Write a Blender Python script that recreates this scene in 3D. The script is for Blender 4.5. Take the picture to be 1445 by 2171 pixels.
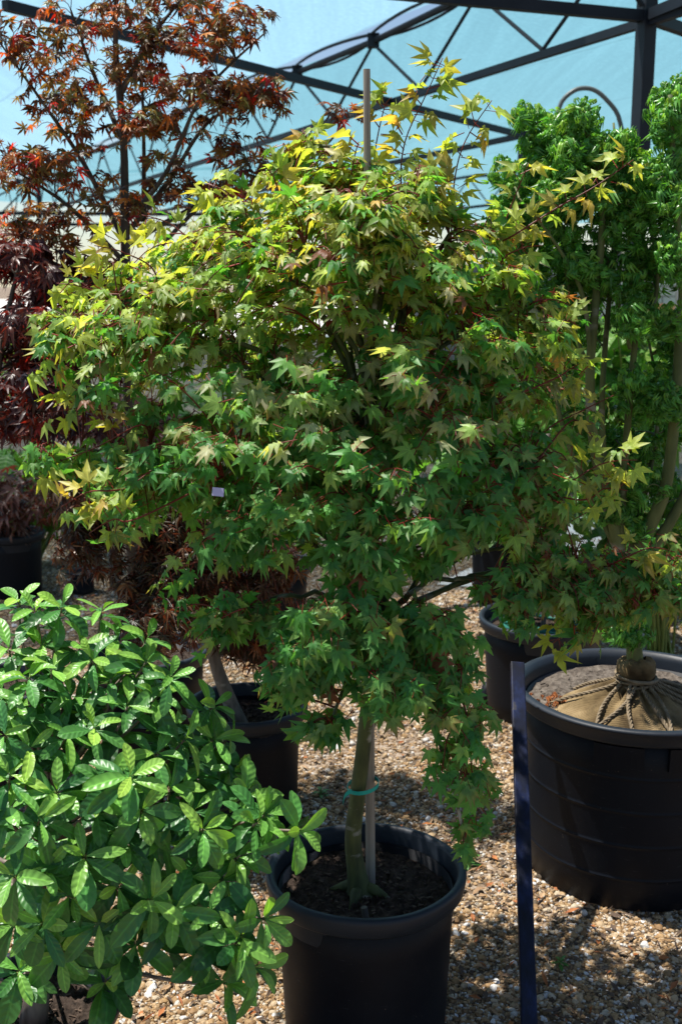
import bpy, math, random
import numpy as np
from mathutils import Vector, Matrix

for o in list(bpy.data.objects):
    bpy.data.objects.remove(o)
rnd = random.Random(7)
rng = np.random.default_rng(11)
R = math.radians
scene = bpy.context.scene
COL = scene.collection

# ------------------------------------------------------------------ camera
CAM_H, PITCH, FPX, W0, H0 = 1.7, R(11.4), 2400.0, 1445.0, 2171.0
cam = bpy.data.cameras.new("camera")
cam.sensor_fit = 'HORIZONTAL'
cam.sensor_width = 36.0
cam.lens = FPX / W0 * 36.0
cam.clip_start, cam.clip_end = 0.05, 2000
cam.dof.use_dof = True
cam.dof.focus_distance = 2.45
cam.dof.aperture_fstop = 9.0
camo = bpy.data.objects.new("camera", cam)
COL.objects.link(camo)
camo.location = (0, 0, CAM_H)
camo.rotation_euler = (R(90) - PITCH, 0, 0)
scene.camera = camo

# ------------------------------------------------------------------ sky, sun, exposure
SUN_EL, SUN_AZ = R(70), math.atan2(-0.72, 0.22)      # azimuth from +Y towards +X
sun_dir = Vector((math.cos(SUN_EL) * math.sin(SUN_AZ), math.cos(SUN_EL) * math.cos(SUN_AZ), math.sin(SUN_EL)))
world = bpy.data.worlds.new("World")
scene.world = world
world.use_nodes = True
wn = world.node_tree
bg = wn.nodes.get("Background") or wn.nodes.new("ShaderNodeBackground")
wo = wn.nodes.get("World Output") or wn.nodes.new("ShaderNodeOutputWorld")
wn.links.new(bg.outputs[0], wo.inputs[0])
sky = wn.nodes.new("ShaderNodeTexSky")
sky.sky_type = 'NISHITA'
sky.sun_disc = False
sky.sun_elevation = SUN_EL
sky.sun_rotation = SUN_AZ
sky.altitude = 100
sky.air_density = 1.0
sky.dust_density = 0.4
wn.links.new(sky.outputs[0], bg.inputs[0])
bg.inputs[1].default_value = 0.078
sl = bpy.data.lights.new("sun", 'SUN')
sl.energy = 5.0
sl.angle = R(0.53)
sl.color = (1.0, 0.955, 0.88)
so = bpy.data.objects.new("sun", sl)
COL.objects.link(so)
so.location = (0, 0, 12)
so.rotation_euler = sun_dir.to_track_quat('Z', 'Y').to_euler()
scene.view_settings.view_transform = 'Standard'
scene.view_settings.look = 'None'
scene.view_settings.exposure = 0.78
scene.view_settings.gamma = 1.0
scene.view_settings.use_curve_mapping = False
scene.cycles.use_denoising = True
scene.cycles.max_bounces = 8
scene.cycles.transparent_max_bounces = 12

# ------------------------------------------------------------------ geometry helpers
CP, SP = math.cos(PITCH), math.sin(PITCH)

def P(px, py, r):
    """the point a distance r in front of the camera that the photograph shows at px, py"""
    u, v = (px - W0 / 2) / FPX, (H0 / 2 - py) / FPX
    t = r / (CP + v * SP)
    return Vector((u * t, r, CAM_H + (v * CP - SP) * t))

def G(px, py):
    """the ground point at px, py"""
    u, v = (px - W0 / 2) / FPX, (H0 / 2 - py) / FPX
    t = -CAM_H / (v * CP - SP)
    return Vector((u * t, (CP + v * SP) * t, 0))

def project(pts):
    q = pts - np.array([0, 0, CAM_H])
    f = q[:, 1] * CP - q[:, 2] * SP
    up = q[:, 1] * SP + q[:, 2] * CP
    f = np.maximum(f, 1e-3)
    return W0 / 2 + FPX * q[:, 0] / f, H0 / 2 - FPX * up / f, f

class MB:
    """collects triangles and quads and links them as ONE mesh object"""
    def __init__(s):
        s.v, s.f, s.m, s.n = [], [], [], 0
    def add(s, v, f, m=0):
        v = [tuple(x) for x in v]
        s.v += v
        s.f += [tuple(i + s.n for i in q) for q in f]
        s.m += [m] * len(f)
        s.n += len(v)
        return s
    def box(s, a, b, w, h, m=0, up=Vector((0, 0, 1))):
        """a bar of section w (sideways) by h (upwards) from a to b"""
        a, b = Vector(a), Vector(b)
        d = (b - a).normalized()
        x = d.cross(up)
        x = x.normalized() if x.length > 1e-4 else Vector((1, 0, 0))
        y = x.cross(d).normalized()
        vs = []
        for p in (a, b):
            for sx, sy in ((-1, -1), (1, -1), (1, 1), (-1, 1)):
                vs.append(p + x * sx * w / 2 + y * sy * h / 2)
        return s.add(vs, [(0, 3, 2, 1), (4, 5, 6, 7), (0, 1, 5, 4), (1, 2, 6, 5), (2, 3, 7, 6), (3, 0, 4, 7)], m)
    def tube(s, pts, rad, n=6, m=0, caps=True):
        pts = [Vector(p) for p in pts]
        k = len(pts)
        if not hasattr(rad, '__len__'):
            rad = [rad] * k
        prev = None
        vs, fs = [], []
        for i in range(k):
            d = (pts[min(i + 1, k - 1)] - pts[max(i - 1, 0)])
            d = d.normalized() if d.length > 1e-9 else Vector((0, 0, 1))
            if prev is None:
                x = d.orthogonal().normalized()
            else:
                x = prev - d * prev.dot(d)
                x = x.normalized() if x.length > 1e-6 else d.orthogonal().normalized()
            prev = x
            y = d.cross(x)
            for j in range(n):
                a = 2 * math.pi * j / n
                vs.append(pts[i] + (x * math.cos(a) + y * math.sin(a)) * rad[i])
        for i in range(k - 1):
            for j in range(n):
                j2 = (j + 1) % n
                fs.append((i * n + j, i * n + j2, (i + 1) * n + j2, (i + 1) * n + j))
        if caps:
            fs.append(tuple(range(n - 1, -1, -1)))
            fs.append(tuple((k - 1) * n + j for j in range(n)))
        return s.add(vs, fs, m)
    def lathe(s, prof, n=48, c=(0, 0, 0), m=0, wob=None, close=False):
        vs, fs = [], []
        for i, (r, z) in enumerate(prof):
            for j in range(n):
                a = 2 * math.pi * j / n
                rr = r + (wob(a, z) if wob else 0)
                vs.append((c[0] + rr * math.cos(a), c[1] + rr * math.sin(a), c[2] + z))
        for i in range(len(prof) - 1):
            for j in range(n):
                j2 = (j + 1) % n
                fs.append((i * n + j, i * n + j2, (i + 1) * n + j2, (i + 1) * n + j))
        if close:
            fs.append(tuple((len(prof) - 1) * n + j for j in range(n)))
        return s.add(vs, fs, m)
    def build(s, name, mats, parent=None, smooth=False, origin=None):
        me = bpy.data.meshes.new(name)
        off = Vector(origin) if origin is not None else Vector((0, 0, 0))
        pa = parent
        while origin is None and pa is not None:          # parts keep their thing's origin
            if "_base" in pa:
                off = Vector(pa["_base"])
                break
            pa = pa.parent
        me.from_pydata([(a - off.x, b - off.y, c - off.z) for a, b, c in s.v], [], s.f)
        for mt in (mats if isinstance(mats, (list, tuple)) else [mats]):
            me.materials.append(mt)
        if any(s.m):
            me.polygons.foreach_set("material_index", s.m)
        if smooth:
            me.polygons.foreach_set("use_smooth", [True] * len(me.polygons))
        me.update()
        o = bpy.data.objects.new(name, me)
        COL.objects.link(o)
        if parent is not None:
            o.parent = parent
        if origin is not None:
            o.location = off
        return o

def tag(o, label=None, cat=None, group=None, kind=None):
    for k, v in (("label", label), ("category", cat), ("group", group), ("kind", kind)):
        if v:
            o[k] = v
    return o

def thing(name, loc, label, cat, group=None):
    e = bpy.data.objects.new(name, None)
    e.empty_display_size = 0.1
    COL.objects.link(e)
    e.location = loc
    e["_base"] = tuple(loc)
    return tag(e, label, cat, group)

def bez(a, b, c, n=8):
    a, b, c = Vector(a), Vector(b), Vector(c)
    return [a * (1 - t) ** 2 + b * 2 * t * (1 - t) + c * t * t for t in [i / (n - 1) for i in range(n)]]

def smooth_line(pts, sub=4):
    pts = [Vector(p) for p in pts]
    out = []
    n = len(pts)
    for i in range(n - 1):
        p0, p1, p2, p3 = pts[max(i - 1, 0)], pts[i], pts[i + 1], pts[min(i + 2, n - 1)]
        for k in range(sub):
            t = k / sub
            out.append(0.5 * ((2 * p1) + (p2 - p0) * t + (2 * p0 - 5 * p1 + 4 * p2 - p3) * t * t + (3 * p1 - p0 - 3 * p2 + p3) * t ** 3))
    out.append(pts[-1])
    return out

# ------------------------------------------------------------------ materials
def new_mat(name):
    m = bpy.data.materials.new(name)
    m.use_nodes = True
    t = m.node_tree
    t.nodes.clear()
    out = t.nodes.new("ShaderNodeOutputMaterial")
    return m, t, out

def N(t, typ, **kw):
    n = t.nodes.new(typ)
    for k, v in kw.items():
        setattr(n, k, v)
    return n

def ramp(t, fac, stops):
    r = N(t, "ShaderNodeValToRGB")
    el = r.color_ramp.elements
    while len(el) > 1:
        el.remove(el[-1])
    el[0].position, el[0].color = stops[0][0], (*stops[0][1], 1)
    for p, c in stops[1:]:
        e = el.new(p)
        e.color = (*c, 1)
    t.links.new(fac, r.inputs[0])
    return r.outputs[0]

def math_node(t, op, a, b=None, clamp=False):
    n = N(t, "ShaderNodeMath", operation=op)
    n.use_clamp = clamp
    for i, x in enumerate((a, b)):
        if x is None:
            continue
        if isinstance(x, (int, float)):
            n.inputs[i].default_value = x
        else:
            t.links.new(x, n.inputs[i])
    return n.outputs[0]

def mix_rgb(t, fac, a, b, mode='MIX'):
    n = N(t, "ShaderNodeMix", data_type='RGBA', blend_type=mode)
    for sock, x in ((n.inputs[0], fac), (n.inputs[6], a), (n.inputs[7], b)):
        if isinstance(x, (int, float)):
            sock.default_value = x
        elif isinstance(x, tuple):
            sock.default_value = (*x, 1) if len(x) == 3 else x
        else:
            t.links.new(x, sock)
    return n.outputs[2]

def leaf_mat(name, tip=(0.24, 0.075, 0.05), vein_gain=1.5, trans=0.5, rough=0.45, spec=0.35, tint=(1.9, 1.75, 0.55), quilt=0, bump=0.0):
    m, t, out = new_mat(name)
    col = N(t, "ShaderNodeAttribute", attribute_name="col")
    msk = N(t, "ShaderNodeAttribute", attribute_name="mask")
    ven = N(t, "ShaderNodeAttribute", attribute_name="vein")
    oi = N(t, "ShaderNodeObjectInfo")
    base = mix_rgb(t, 1.0, col.outputs["Color"], oi.outputs["Color"], 'MULTIPLY')
    tc = N(t, "ShaderNodeTexCoord")
    nz = N(t, "ShaderNodeTexNoise")
    nz.inputs["Scale"].default_value = 60
    nz.inputs["Detail"].default_value = 3
    geo = N(t, "ShaderNodeNewGeometry")
    t.links.new(geo.outputs["Position"], nz.inputs["Vector"])
    v = math_node(t, 'MULTIPLY_ADD', nz.outputs["Fac"], 0.5)
    v.node.inputs[2].default_value = 0.75
    comb = N(t, "ShaderNodeCombineColor")
    for i in range(3):
        t.links.new(v, comb.inputs[i])
    base = mix_rgb(t, 1.0, base, comb.outputs[0], 'MULTIPLY')
    ta = math_node(t, 'MULTIPLY', col.outputs["Alpha"], oi.outputs["Alpha"])
    mp = math_node(t, 'POWER', msk.outputs["Fac"], 1.6)
    ta = math_node(t, 'MULTIPLY', ta, mp, clamp=True)
    base = mix_rgb(t, ta, base, tip)
    vv = math_node(t, 'SUBTRACT', ven.outputs["Fac"], 0.84)
    vv = math_node(t, 'MULTIPLY', vv, 8.0, clamp=True)
    vcol = mix_rgb(t, 1.0, base, (vein_gain, vein_gain, vein_gain * 0.9), 'MULTIPLY')
    base = mix_rgb(t, vv, base, vcol)
    nb = N(t, "ShaderNodeTexNoise")
    nb.inputs["Scale"].default_value = 34
    nb.inputs["Detail"].default_value = 4
    nb.inputs["Roughness"].default_value = 0.7
    t.links.new(geo.outputs["Position"], nb.inputs["Vector"])
    blot = ramp(t, nb.outputs["Fac"], [(0.66, (0, 0, 0)), (0.74, (0.55, 0.55, 0.55))])
    base = mix_rgb(t, blot, base, mix_rgb(t, 0.5, base, (0.16, 0.10, 0.045)))
    pb = N(t, "ShaderNodeBsdfPrincipled")
    t.links.new(base, pb.inputs["Base Color"])
    pb.inputs["Roughness"].default_value = rough
    pb.inputs["Specular IOR Level"].default_value = spec
    tr = N(t, "ShaderNodeBsdfTranslucent")
    tcol = mix_rgb(t, 1.0, base, tint, 'MULTIPLY')
    t.links.new(tcol, tr.inputs["Color"])
    mx = N(t, "ShaderNodeMixShader")
    mx.inputs[0].default_value = trans
    t.links.new(pb.outputs[0], mx.inputs[1])
    t.links.new(tr.outputs[0], mx.inputs[2])
    if quilt:
        a = math_node(t, 'MULTIPLY', msk.outputs["Fac"], float(quilt))
        b = math_node(t, 'MULTIPLY', ven.outputs["Fac"], 6.0)
        ph = math_node(t, 'ADD', a, b)
        sn = math_node(t, 'SINE', ph)
        h = math_node(t, 'ADD', sn, math_node(t, 'MULTIPLY', nz.outputs["Fac"], 1.2))
        bp = N(t, "ShaderNodeBump")
        bp.inputs["Strength"].default_value = bump
        bp.inputs["Distance"].default_value = 0.0016
        t.links.new(h, bp.inputs["Height"])
        t.links.new(bp.outputs[0], pb.inputs["Normal"])
    t.links.new(mx.outputs[0], out.inputs[0])
    return m

def noise_mat(name, stops, scale=8, detail=6, rough=0.8, spec=0.3, bump=0.0, dist=0.01, stretch=(1, 1, 1), coords='Object', metal=0.0, fine=None):
    m, t, out = new_mat(name)
    tc = N(t, "ShaderNodeTexCoord")
    mp = N(t, "ShaderNodeMapping")
    mp.inputs["Scale"].default_value = stretch
    t.links.new(tc.outputs[coords], mp.inputs[0])
    nz = N(t, "ShaderNodeTexNoise")
    nz.inputs["Scale"].default_value = scale
    nz.inputs["Detail"].default_value = detail
    nz.inputs["Roughness"].default_value = 0.62
    t.links.new(mp.outputs[0], nz.inputs["Vector"])
    c = ramp(t, nz.outputs["Fac"], stops)
    pb = N(t, "ShaderNodeBsdfPrincipled")
    t.links.new(c, pb.inputs["Base Color"])
    pb.inputs["Roughness"].default_value = rough
    pb.inputs["Specular IOR Level"].default_value = spec
    pb.inputs["Metallic"].default_value = metal
    if bump:
        bp = N(t, "ShaderNodeBump")
        bp.inputs["Strength"].default_value = bump
        bp.inputs["Distance"].default_value = dist
        h = nz.outputs["Fac"]
        if fine:
            n2 = N(t, "ShaderNodeTexNoise")
            n2.inputs["Scale"].default_value = fine
            n2.inputs["Detail"].default_value = 4
            t.links.new(mp.outputs[0], n2.inputs["Vector"])
            h = math_node(t, 'ADD', h, n2.outputs["Fac"])
        t.links.new(h, bp.inputs["Height"])
        t.links.new(bp.outputs[0], pb.inputs["Normal"])
    t.links.new(pb.outputs[0], out.inputs[0])
    return m

def bark_mat(name, dark, light, lichen=None, scale=14):
    m, t, out = new_mat(name)
    tc = N(t, "ShaderNodeTexCoord")
    mp = N(t, "ShaderNodeMapping")
    mp.inputs["Scale"].default_value = (1, 1, 0.3)
    t.links.new(tc.outputs["Object"], mp.inputs[0])
    nz = N(t, "ShaderNodeTexNoise")
    nz.inputs["Scale"].default_value = scale * 3
    nz.inputs["Detail"].default_value = 8
    t.links.new(mp.outputs[0], nz.inputs[0])
    c = ramp(t, nz.outputs["Fac"], [(0.35, dark), (0.62, light)])
    if lichen:
        n2 = N(t, "ShaderNodeTexNoise")
        n2.inputs["Scale"].default_value = scale
        n2.inputs["Detail"].default_value = 5
        mp2 = N(t, "ShaderNodeMapping")
        mp2.inputs["Scale"].default_value = (0.8, 0.8, 1.6)
        t.links.new(tc.outputs["Object"], mp2.inputs[0])
        t.links.new(mp2.outputs[0], n2.inputs[0])
        f = ramp(t, n2.outputs["Fac"], [(0.58, (0, 0, 0)), (0.66, (1, 1, 1))])
        c = mix_rgb(t, f, c, lichen)
    pb = N(t, "ShaderNodeBsdfPrincipled")
    t.links.new(c, pb.inputs["Base Color"])
    pb.inputs["Roughness"].default_value = 0.75
    bp = N(t, "ShaderNodeBump")
    bp.inputs["Strength"].default_value = 0.5
    bp.inputs["Distance"].default_value = 0.004
    t.links.new(nz.outputs["Fac"], bp.inputs["Height"])
    t.links.new(bp.outputs[0], pb.inputs["Normal"])
    t.links.new(pb.outputs[0], out.inputs[0])
    return m

M = {}
M['maple'] = leaf_mat("maple_leaf_green", vein_gain=1.35)
M['red'] = leaf_mat("maple_leaf_red", tip=(0.16, 0.02, 0.012), vein_gain=1.3, trans=0.45, tint=(2.6, 1.25, 0.6), rough=0.38)
M['purple'] = leaf_mat("maple_leaf_purple", tip=(0.06, 0.02, 0.02), vein_gain=1.2, trans=0.3, tint=(2.6, 0.8, 0.5), rough=0.36)
M['lion'] = leaf_mat("crinkled_leaf_green", vein_gain=1.25, trans=0.34, rough=0.32, tip=(0.07, 0.16, 0.03))
M['azalea'] = leaf_mat("azalea_leaf", vein_gain=1.55, trans=0.26, rough=0.37, spec=0.42, tip=(0.12, 0.22, 0.03), tint=(1.6, 1.8, 0.5), quilt=40, bump=0.24)
M['broad'] = leaf_mat("broad_leaf", vein_gain=1.35, trans=0.4, rough=0.42, tip=(0.14, 0.24, 0.04), quilt=50, bump=0.5)
M['petiole'] = noise_mat("red_stalk", [(0.3, (0.16, 0.012, 0.010)), (0.7, (0.28, 0.03, 0.015))], 30, rough=0.45)
M['stalk_green'] = noise_mat("green_stalk", [(0.3, (0.10, 0.16, 0.03)), (0.7, (0.16, 0.2, 0.05))], 30, rough=0.5)
M['twig_red'] = noise_mat("red_twig", [(0.3, (0.09, 0.014, 0.010)), (0.7, (0.17, 0.03, 0.018))], 20, rough=0.45)
M['bark_green'] = bark_mat("green_maple_bark", (0.035, 0.045, 0.014), (0.085, 0.10, 0.03), (0.30, 0.29, 0.25))
M['bark_lion'] = bark_mat("olive_maple_bark", (0.06, 0.08, 0.02), (0.13, 0.15, 0.045), (0.22, 0.21, 0.15), 9)
M['bark_grey'] = bark_mat("grey_bark", (0.07, 0.058, 0.045), (0.17, 0.145, 0.12), (0.26, 0.24, 0.2))
M['bark_dark'] = bark_mat("dark_bark", (0.03, 0.026, 0.02), (0.085, 0.07, 0.055))
M['bark_pale'] = bark_mat("azalea_bark", (0.09, 0.065, 0.05), (0.24, 0.19, 0.15))
M['stake'] = noise_mat("weathered_wood", [(0.25, (0.17, 0.145, 0.12)), (0.55, (0.30, 0.265, 0.22)), (0.8, (0.38, 0.345, 0.30))], 18, 8, 0.75, stretch=(6, 6, 0.35), bump=0.4, dist=0.002)
M['tie'] = noise_mat("teal_tie", [(0.3, (0.0, 0.27, 0.24)), (0.7, (0.01, 0.42, 0.36))], 20, rough=0.4)
M['steel'] = noise_mat("dark_painted_steel", [(0.3, (0.007, 0.011, 0.017)), (0.7, (0.013, 0.019, 0.028))], 4, 6, 0.55, 0.22, bump=0.08, dist=0.003)
M['navy'] = noise_mat("navy_paint", [(0.34, (0.003, 0.004, 0.008)), (0.5, (0.004, 0.007, 0.024)), (0.62, (0.009, 0.017, 0.06)), (0.70, (0.06, 0.055, 0.05))], 22, 8, 0.5, 0.25, stretch=(1, 1, 0.12), bump=0.1, dist=0.002)
M['tag_white'] = noise_mat("white_tag", [(0.3, (0.74, 0.74, 0.72)), (0.7, (0.82, 0.82, 0.8))], 8, rough=0.5)
M['tag_lilac'] = noise_mat("lilac_tag", [(0.3, (0.42, 0.40, 0.62)), (0.7, (0.50, 0.48, 0.70))], 8, rough=0.5)
M['hose'] = noise_mat("green_hose", [(0.3, (0.01, 0.09, 0.07)), (0.7, (0.02, 0.16, 0.12))], 20, rough=0.45)
M['dead'] = noise_mat("dry_leaf", [(0.3, (0.20, 0.06, 0.02)), (0.7, (0.38, 0.14, 0.04))], 30, rough=0.7)
M['tan'] = noise_mat("tan_dry_leaf", [(0.3, (0.25, 0.15, 0.08)), (0.7, (0.42, 0.28, 0.16))], 30, rough=0.7)
M['rope'] = noise_mat("jute_rope", [(0.3, (0.10, 0.075, 0.045)), (0.7, (0.26, 0.20, 0.13))], 60, 6, 0.85, bump=0.6, dist=0.003)

def plastic(name, lo, hi, rough=0.42, spec=0.5):
    m, t, out = new_mat(name)
    tc = N(t, "ShaderNodeTexCoord")
    nz = N(t, "ShaderNodeTexNoise")
    nz.inputs["Scale"].default_value = 5
    nz.inputs["Detail"].default_value = 8
    t.links.new(tc.outputs["Object"], nz.inputs[0])
    c = ramp(t, nz.outputs["Fac"], [(0.35, lo), (0.7, hi)])
    # pale specks of splashed dust
    vo = N(t, "ShaderNodeTexVoronoi")
    vo.inputs["Scale"].default_value = 55
    t.links.new(tc.outputs["Object"], vo.inputs["Vector"])
    sp = ramp(t, vo.outputs["Distance"], [(0.05, (1, 1, 1)), (0.10, (0, 0, 0))])
    n3 = N(t, "ShaderNodeTexNoise")
    n3.inputs["Scale"].default_value = 9
    t.links.new(tc.outputs["Object"], n3.inputs[0])
    sp2 = ramp(t, n3.outputs["Fac"], [(0.5, (0, 0, 0)), (0.72, (0.7, 0.7, 0.7))])
    f = mix_rgb(t, 1.0, sp, sp2, 'MULTIPLY')
    c = mix_rgb(t, f, c, (0.16, 0.13, 0.10))
    sx = N(t, "ShaderNodeSeparateXYZ")
    t.links.new(tc.outputs["Object"], sx.inputs[0])
    n4 = N(t, "ShaderNodeTexNoise")
    n4.inputs["Scale"].default_value = 16
    n4.inputs["Detail"].default_value = 8
    n4.inputs["Roughness"].default_value = 0.7
    t.links.new(tc.outputs["Object"], n4.inputs[0])
    low = math_node(t, 'SUBTRACT', 0.04, sx.outputs["Z"])
    low = math_node(t, 'MULTIPLY', low, 4.0)
    mud = math_node(t, 'ADD', low, math_node(t, 'SUBTRACT', n4.outputs["Fac"], 0.55), clamp=True)
    c = mix_rgb(t, mud, c, (0.11, 0.085, 0.06))
    n5 = N(t, "ShaderNodeTexNoise")
    mp5 = N(t, "ShaderNodeMapping")
    mp5.inputs["Scale"].default_value = (9, 9, 70)
    t.links.new(tc.outputs["Object"], mp5.inputs[0])
    t.links.new(mp5.outputs[0], n5.inputs[0])
    n5.inputs["Detail"].default_value = 5
    scr = ramp(t, n5.outputs["Fac"], [(0.66, (0, 0, 0)), (0.72, (0.35, 0.35, 0.35))])
    c = mix_rgb(t, scr, c, (0.05, 0.055, 0.065))
    pb = N(t, "ShaderNodeBsdfPrincipled")
    t.links.new(c, pb.inputs["Base Color"])
    rr = ramp(t, nz.outputs["Fac"], [(0.3, (rough - 0.07,) * 3), (0.7, (rough + 0.12,) * 3)])
    t.links.new(rr, pb.inputs["Roughness"])
    pb.inputs["Specular IOR Level"].default_value = spec
    n2 = N(t, "ShaderNodeTexNoise")
    n2.inputs["Scale"].default_value = 160
    t.links.new(tc.outputs["Object"], n2.inputs[0])
    bp = N(t, "ShaderNodeBump")
    bp.inputs["Strength"].default_value = 0.12
    bp.inputs["Distance"].default_value = 0.002
    t.links.new(n2.outputs["Fac"], bp.inputs["Height"])
    t.links.new(bp.outputs[0], pb.inputs["Normal"])
    t.links.new(pb.outputs[0], out.inputs[0])
    return m

M['pot'] = plastic("black_pot_plastic", (0.0028, 0.004, 0.0075), (0.0055, 0.0075, 0.012), 0.5, 0.16)
M['rim'] = plastic("pot_rim_plastic", (0.008, 0.012, 0.019), (0.016, 0.022, 0.032), 0.5, 0.3)

def soil_mat(name, a, b, c):
    m, t, out = new_mat(name)
    tc = N(t, "ShaderNodeTexCoord")
    nz = N(t, "ShaderNodeTexNoise")
    nz.inputs["Scale"].default_value = 45
    nz.inputs["Detail"].default_value = 9
    nz.inputs["Roughness"].default_value = 0.7
    t.links.new(tc.outputs["Object"], nz.inputs[0])
    col = ramp(t, nz.outputs["Fac"], [(0.35, a), (0.52, b), (0.72, c)])
    vo = N(t, "ShaderNodeTexVoronoi")
    vo.inputs["Scale"].default_value = 70
    t.links.new(tc.outputs["Object"], vo.inputs["Vector"])
    h = math_node(t, 'ADD', nz.outputs["Fac"], math_node(t, 'MULTIPLY', vo.outputs["Distance"], 0.6))
    bp = N(t, "ShaderNodeBump")
    bp.inputs["Strength"].default_value = 0.9
    bp.inputs["Distance"].default_value = 0.012
    t.links.new(h, bp.inputs["Height"])
    pb = N(t, "ShaderNodeBsdfPrincipled")
    t.links.new(col, pb.inputs["Base Color"])
    t.links.new(bp.outputs[0], pb.inputs["Normal"])
    pb.inputs["Roughness"].default_value = 0.95
    pb.inputs["Specular IOR Level"].default_value = 0.15
    t.links.new(pb.outputs[0], out.inputs[0])
    return m

M['soil'] = soil_mat("potting_soil", (0.018, 0.013, 0.010), (0.05, 0.036, 0.028), (0.12, 0.085, 0.065))
M['soil_pale'] = soil_mat("dry_potting_soil", (0.05, 0.04, 0.032), (0.12, 0.10, 0.082), (0.22, 0.19, 0.16))
M['chip'] = noise_mat("bark_chip", [(0.3, (0.035, 0.024, 0.018)), (0.7, (0.12, 0.08, 0.055))], 40, rough=0.85)

def burlap_mat():
    m, t, out = new_mat("burlap")
    tc = N(t, "ShaderNodeTexCoord")
    nz = N(t, "ShaderNodeTexNoise")
    nz.inputs["Scale"].default_value = 11
    nz.inputs["Detail"].default_value = 7
    t.links.new(tc.outputs["Object"], nz.inputs[0])
    c = ramp(t, nz.outputs["Fac"], [(0.34, (0.055, 0.038, 0.02)), (0.5, (0.17, 0.12, 0.06)), (0.70, (0.30, 0.22, 0.12))])
    w1 = N(t, "ShaderNodeTexWave", bands_direction='X')
    w1.inputs["Scale"].default_value = 95
    w1.inputs["Distortion"].default_value = 1.0
    w2 = N(t, "ShaderNodeTexWave", bands_direction='Z')
    w2.inputs["Scale"].default_value = 95
    w2.inputs["Distortion"].default_value = 1.0
    for w in (w1, w2):
        t.links.new(tc.outputs["Object"], w.inputs[0])
    h = math_node(t, 'ADD', w1.outputs["Fac"], w2.outputs["Fac"])
    pb = N(t, "ShaderNodeBsdfPrincipled")
    t.links.new(c, pb.inputs["Base Color"])
    pb.inputs["Roughness"].default_value = 0.95
    pb.inputs["Specular IOR Level"].default_value = 0.1
    bp = N(t, "ShaderNodeBump")
    bp.inputs["Strength"].default_value = 0.5
    bp.inputs["Distance"].default_value = 0.003
    t.links.new(h, bp.inputs["Height"])
    t.links.new(bp.outputs[0], pb.inputs["Normal"])
    t.links.new(pb.outputs[0], out.inputs[0])
    return m
M['burlap'] = burlap_mat()

def cloth_mat(name, colr, transp):
    m, t, out = new_mat(name)
    tc = N(t, "ShaderNodeTexCoord")
    mp = N(t, "ShaderNodeMapping")
    mp.inputs["Rotation"].default_value = (0, 0, R(-24.5))
    mp.inputs["Scale"].default_value = (5, 0.18, 1)
    t.links.new(tc.outputs["Object"], mp.inputs[0])
    nz = N(t, "ShaderNodeTexNoise")
    nz.inputs["Scale"].default_value = 1.6
    nz.inputs["Detail"].default_value = 7
    nz.inputs["Roughness"].default_value = 0.6
    t.links.new(mp.outputs[0], nz.inputs[0])
    n2 = N(t, "ShaderNodeTexNoise")
    n2.inputs["Scale"].default_value = 26
    n2.inputs["Detail"].default_value = 6
    t.links.new(tc.outputs["Object"], n2.inputs[0])
    f = math_node(t, 'ADD', math_node(t, 'MULTIPLY', nz.outputs["Fac"], 0.5), math_node(t, 'MULTIPLY', n2.outputs["Fac"], 0.5))
    c = ramp(t, f, [(0.36, tuple(x * 0.90 for x in colr)), (0.5, colr), (0.66, tuple(min(1, x * 1.12 + 0.01) for x in colr))])
    mp3 = N(t, "ShaderNodeMapping")
    mp3.inputs["Rotation"].default_value = (0, 0, R(-24.5))
    t.links.new(tc.outputs["Object"], mp3.inputs[0])
    sx = N(t, "ShaderNodeSeparateXYZ")
    t.links.new(mp3.outputs[0], sx.inputs[0])
    fr = math_node(t, 'FRACT', math_node(t, 'MULTIPLY', math_node(t, 'ADD', sx.outputs["X"], math_node(t, 'MULTIPLY', nz.outputs["Fac"], 0.15)), 0.52))
    seam = math_node(t, 'LESS_THAN', fr, 0.025)
    c = mix_rgb(t, math_node(t, 'MULTIPLY', seam, 0.35), c, tuple(x * 0.45 for x in colr))
    n6 = N(t, "ShaderNodeTexNoise")
    n6.inputs["Scale"].default_value = 90
    n6.inputs["Detail"].default_value = 2
    t.links.new(tc.outputs["Object"], n6.inputs[0])
    spk = ramp(t, n6.outputs["Fac"], [(0.66, (0, 0, 0)), (0.74, (0.5, 0.5, 0.5))])
    c = mix_rgb(t, spk, c, tuple(min(1, x * 1.9) for x in colr))
    tr = N(t, "ShaderNodeBsdfTranslucent")
    t.links.new(c, tr.inputs["Color"])
    df = N(t, "ShaderNodeBsdfDiffuse")
    t.links.new(c, df.inputs["Color"])
    m1 = N(t, "ShaderNodeMixShader")
    m1.inputs[0].default_value = 0.68
    t.links.new(df.outputs[0], m1.inputs[1])
    t.links.new(tr.outputs[0], m1.inputs[2])
    tp = N(t, "ShaderNodeBsdfTransparent")
    m2 = N(t, "ShaderNodeMixShader")
    m2.inputs[0].default_value = transp
    t.links.new(m1.outputs[0], m2.inputs[1])
    t.links.new(tp.outputs[0], m2.inputs[2])
    t.links.new(m2.outputs[0], out.inputs[0])
    return m
M['cloth_pale'] = cloth_mat("pale_blue_shade_cloth", (0.27, 0.49, 0.62), 0.24)
M['cloth_teal'] = cloth_mat("teal_shade_cloth", (0.14, 0.335, 0.40), 0.20)

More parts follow.
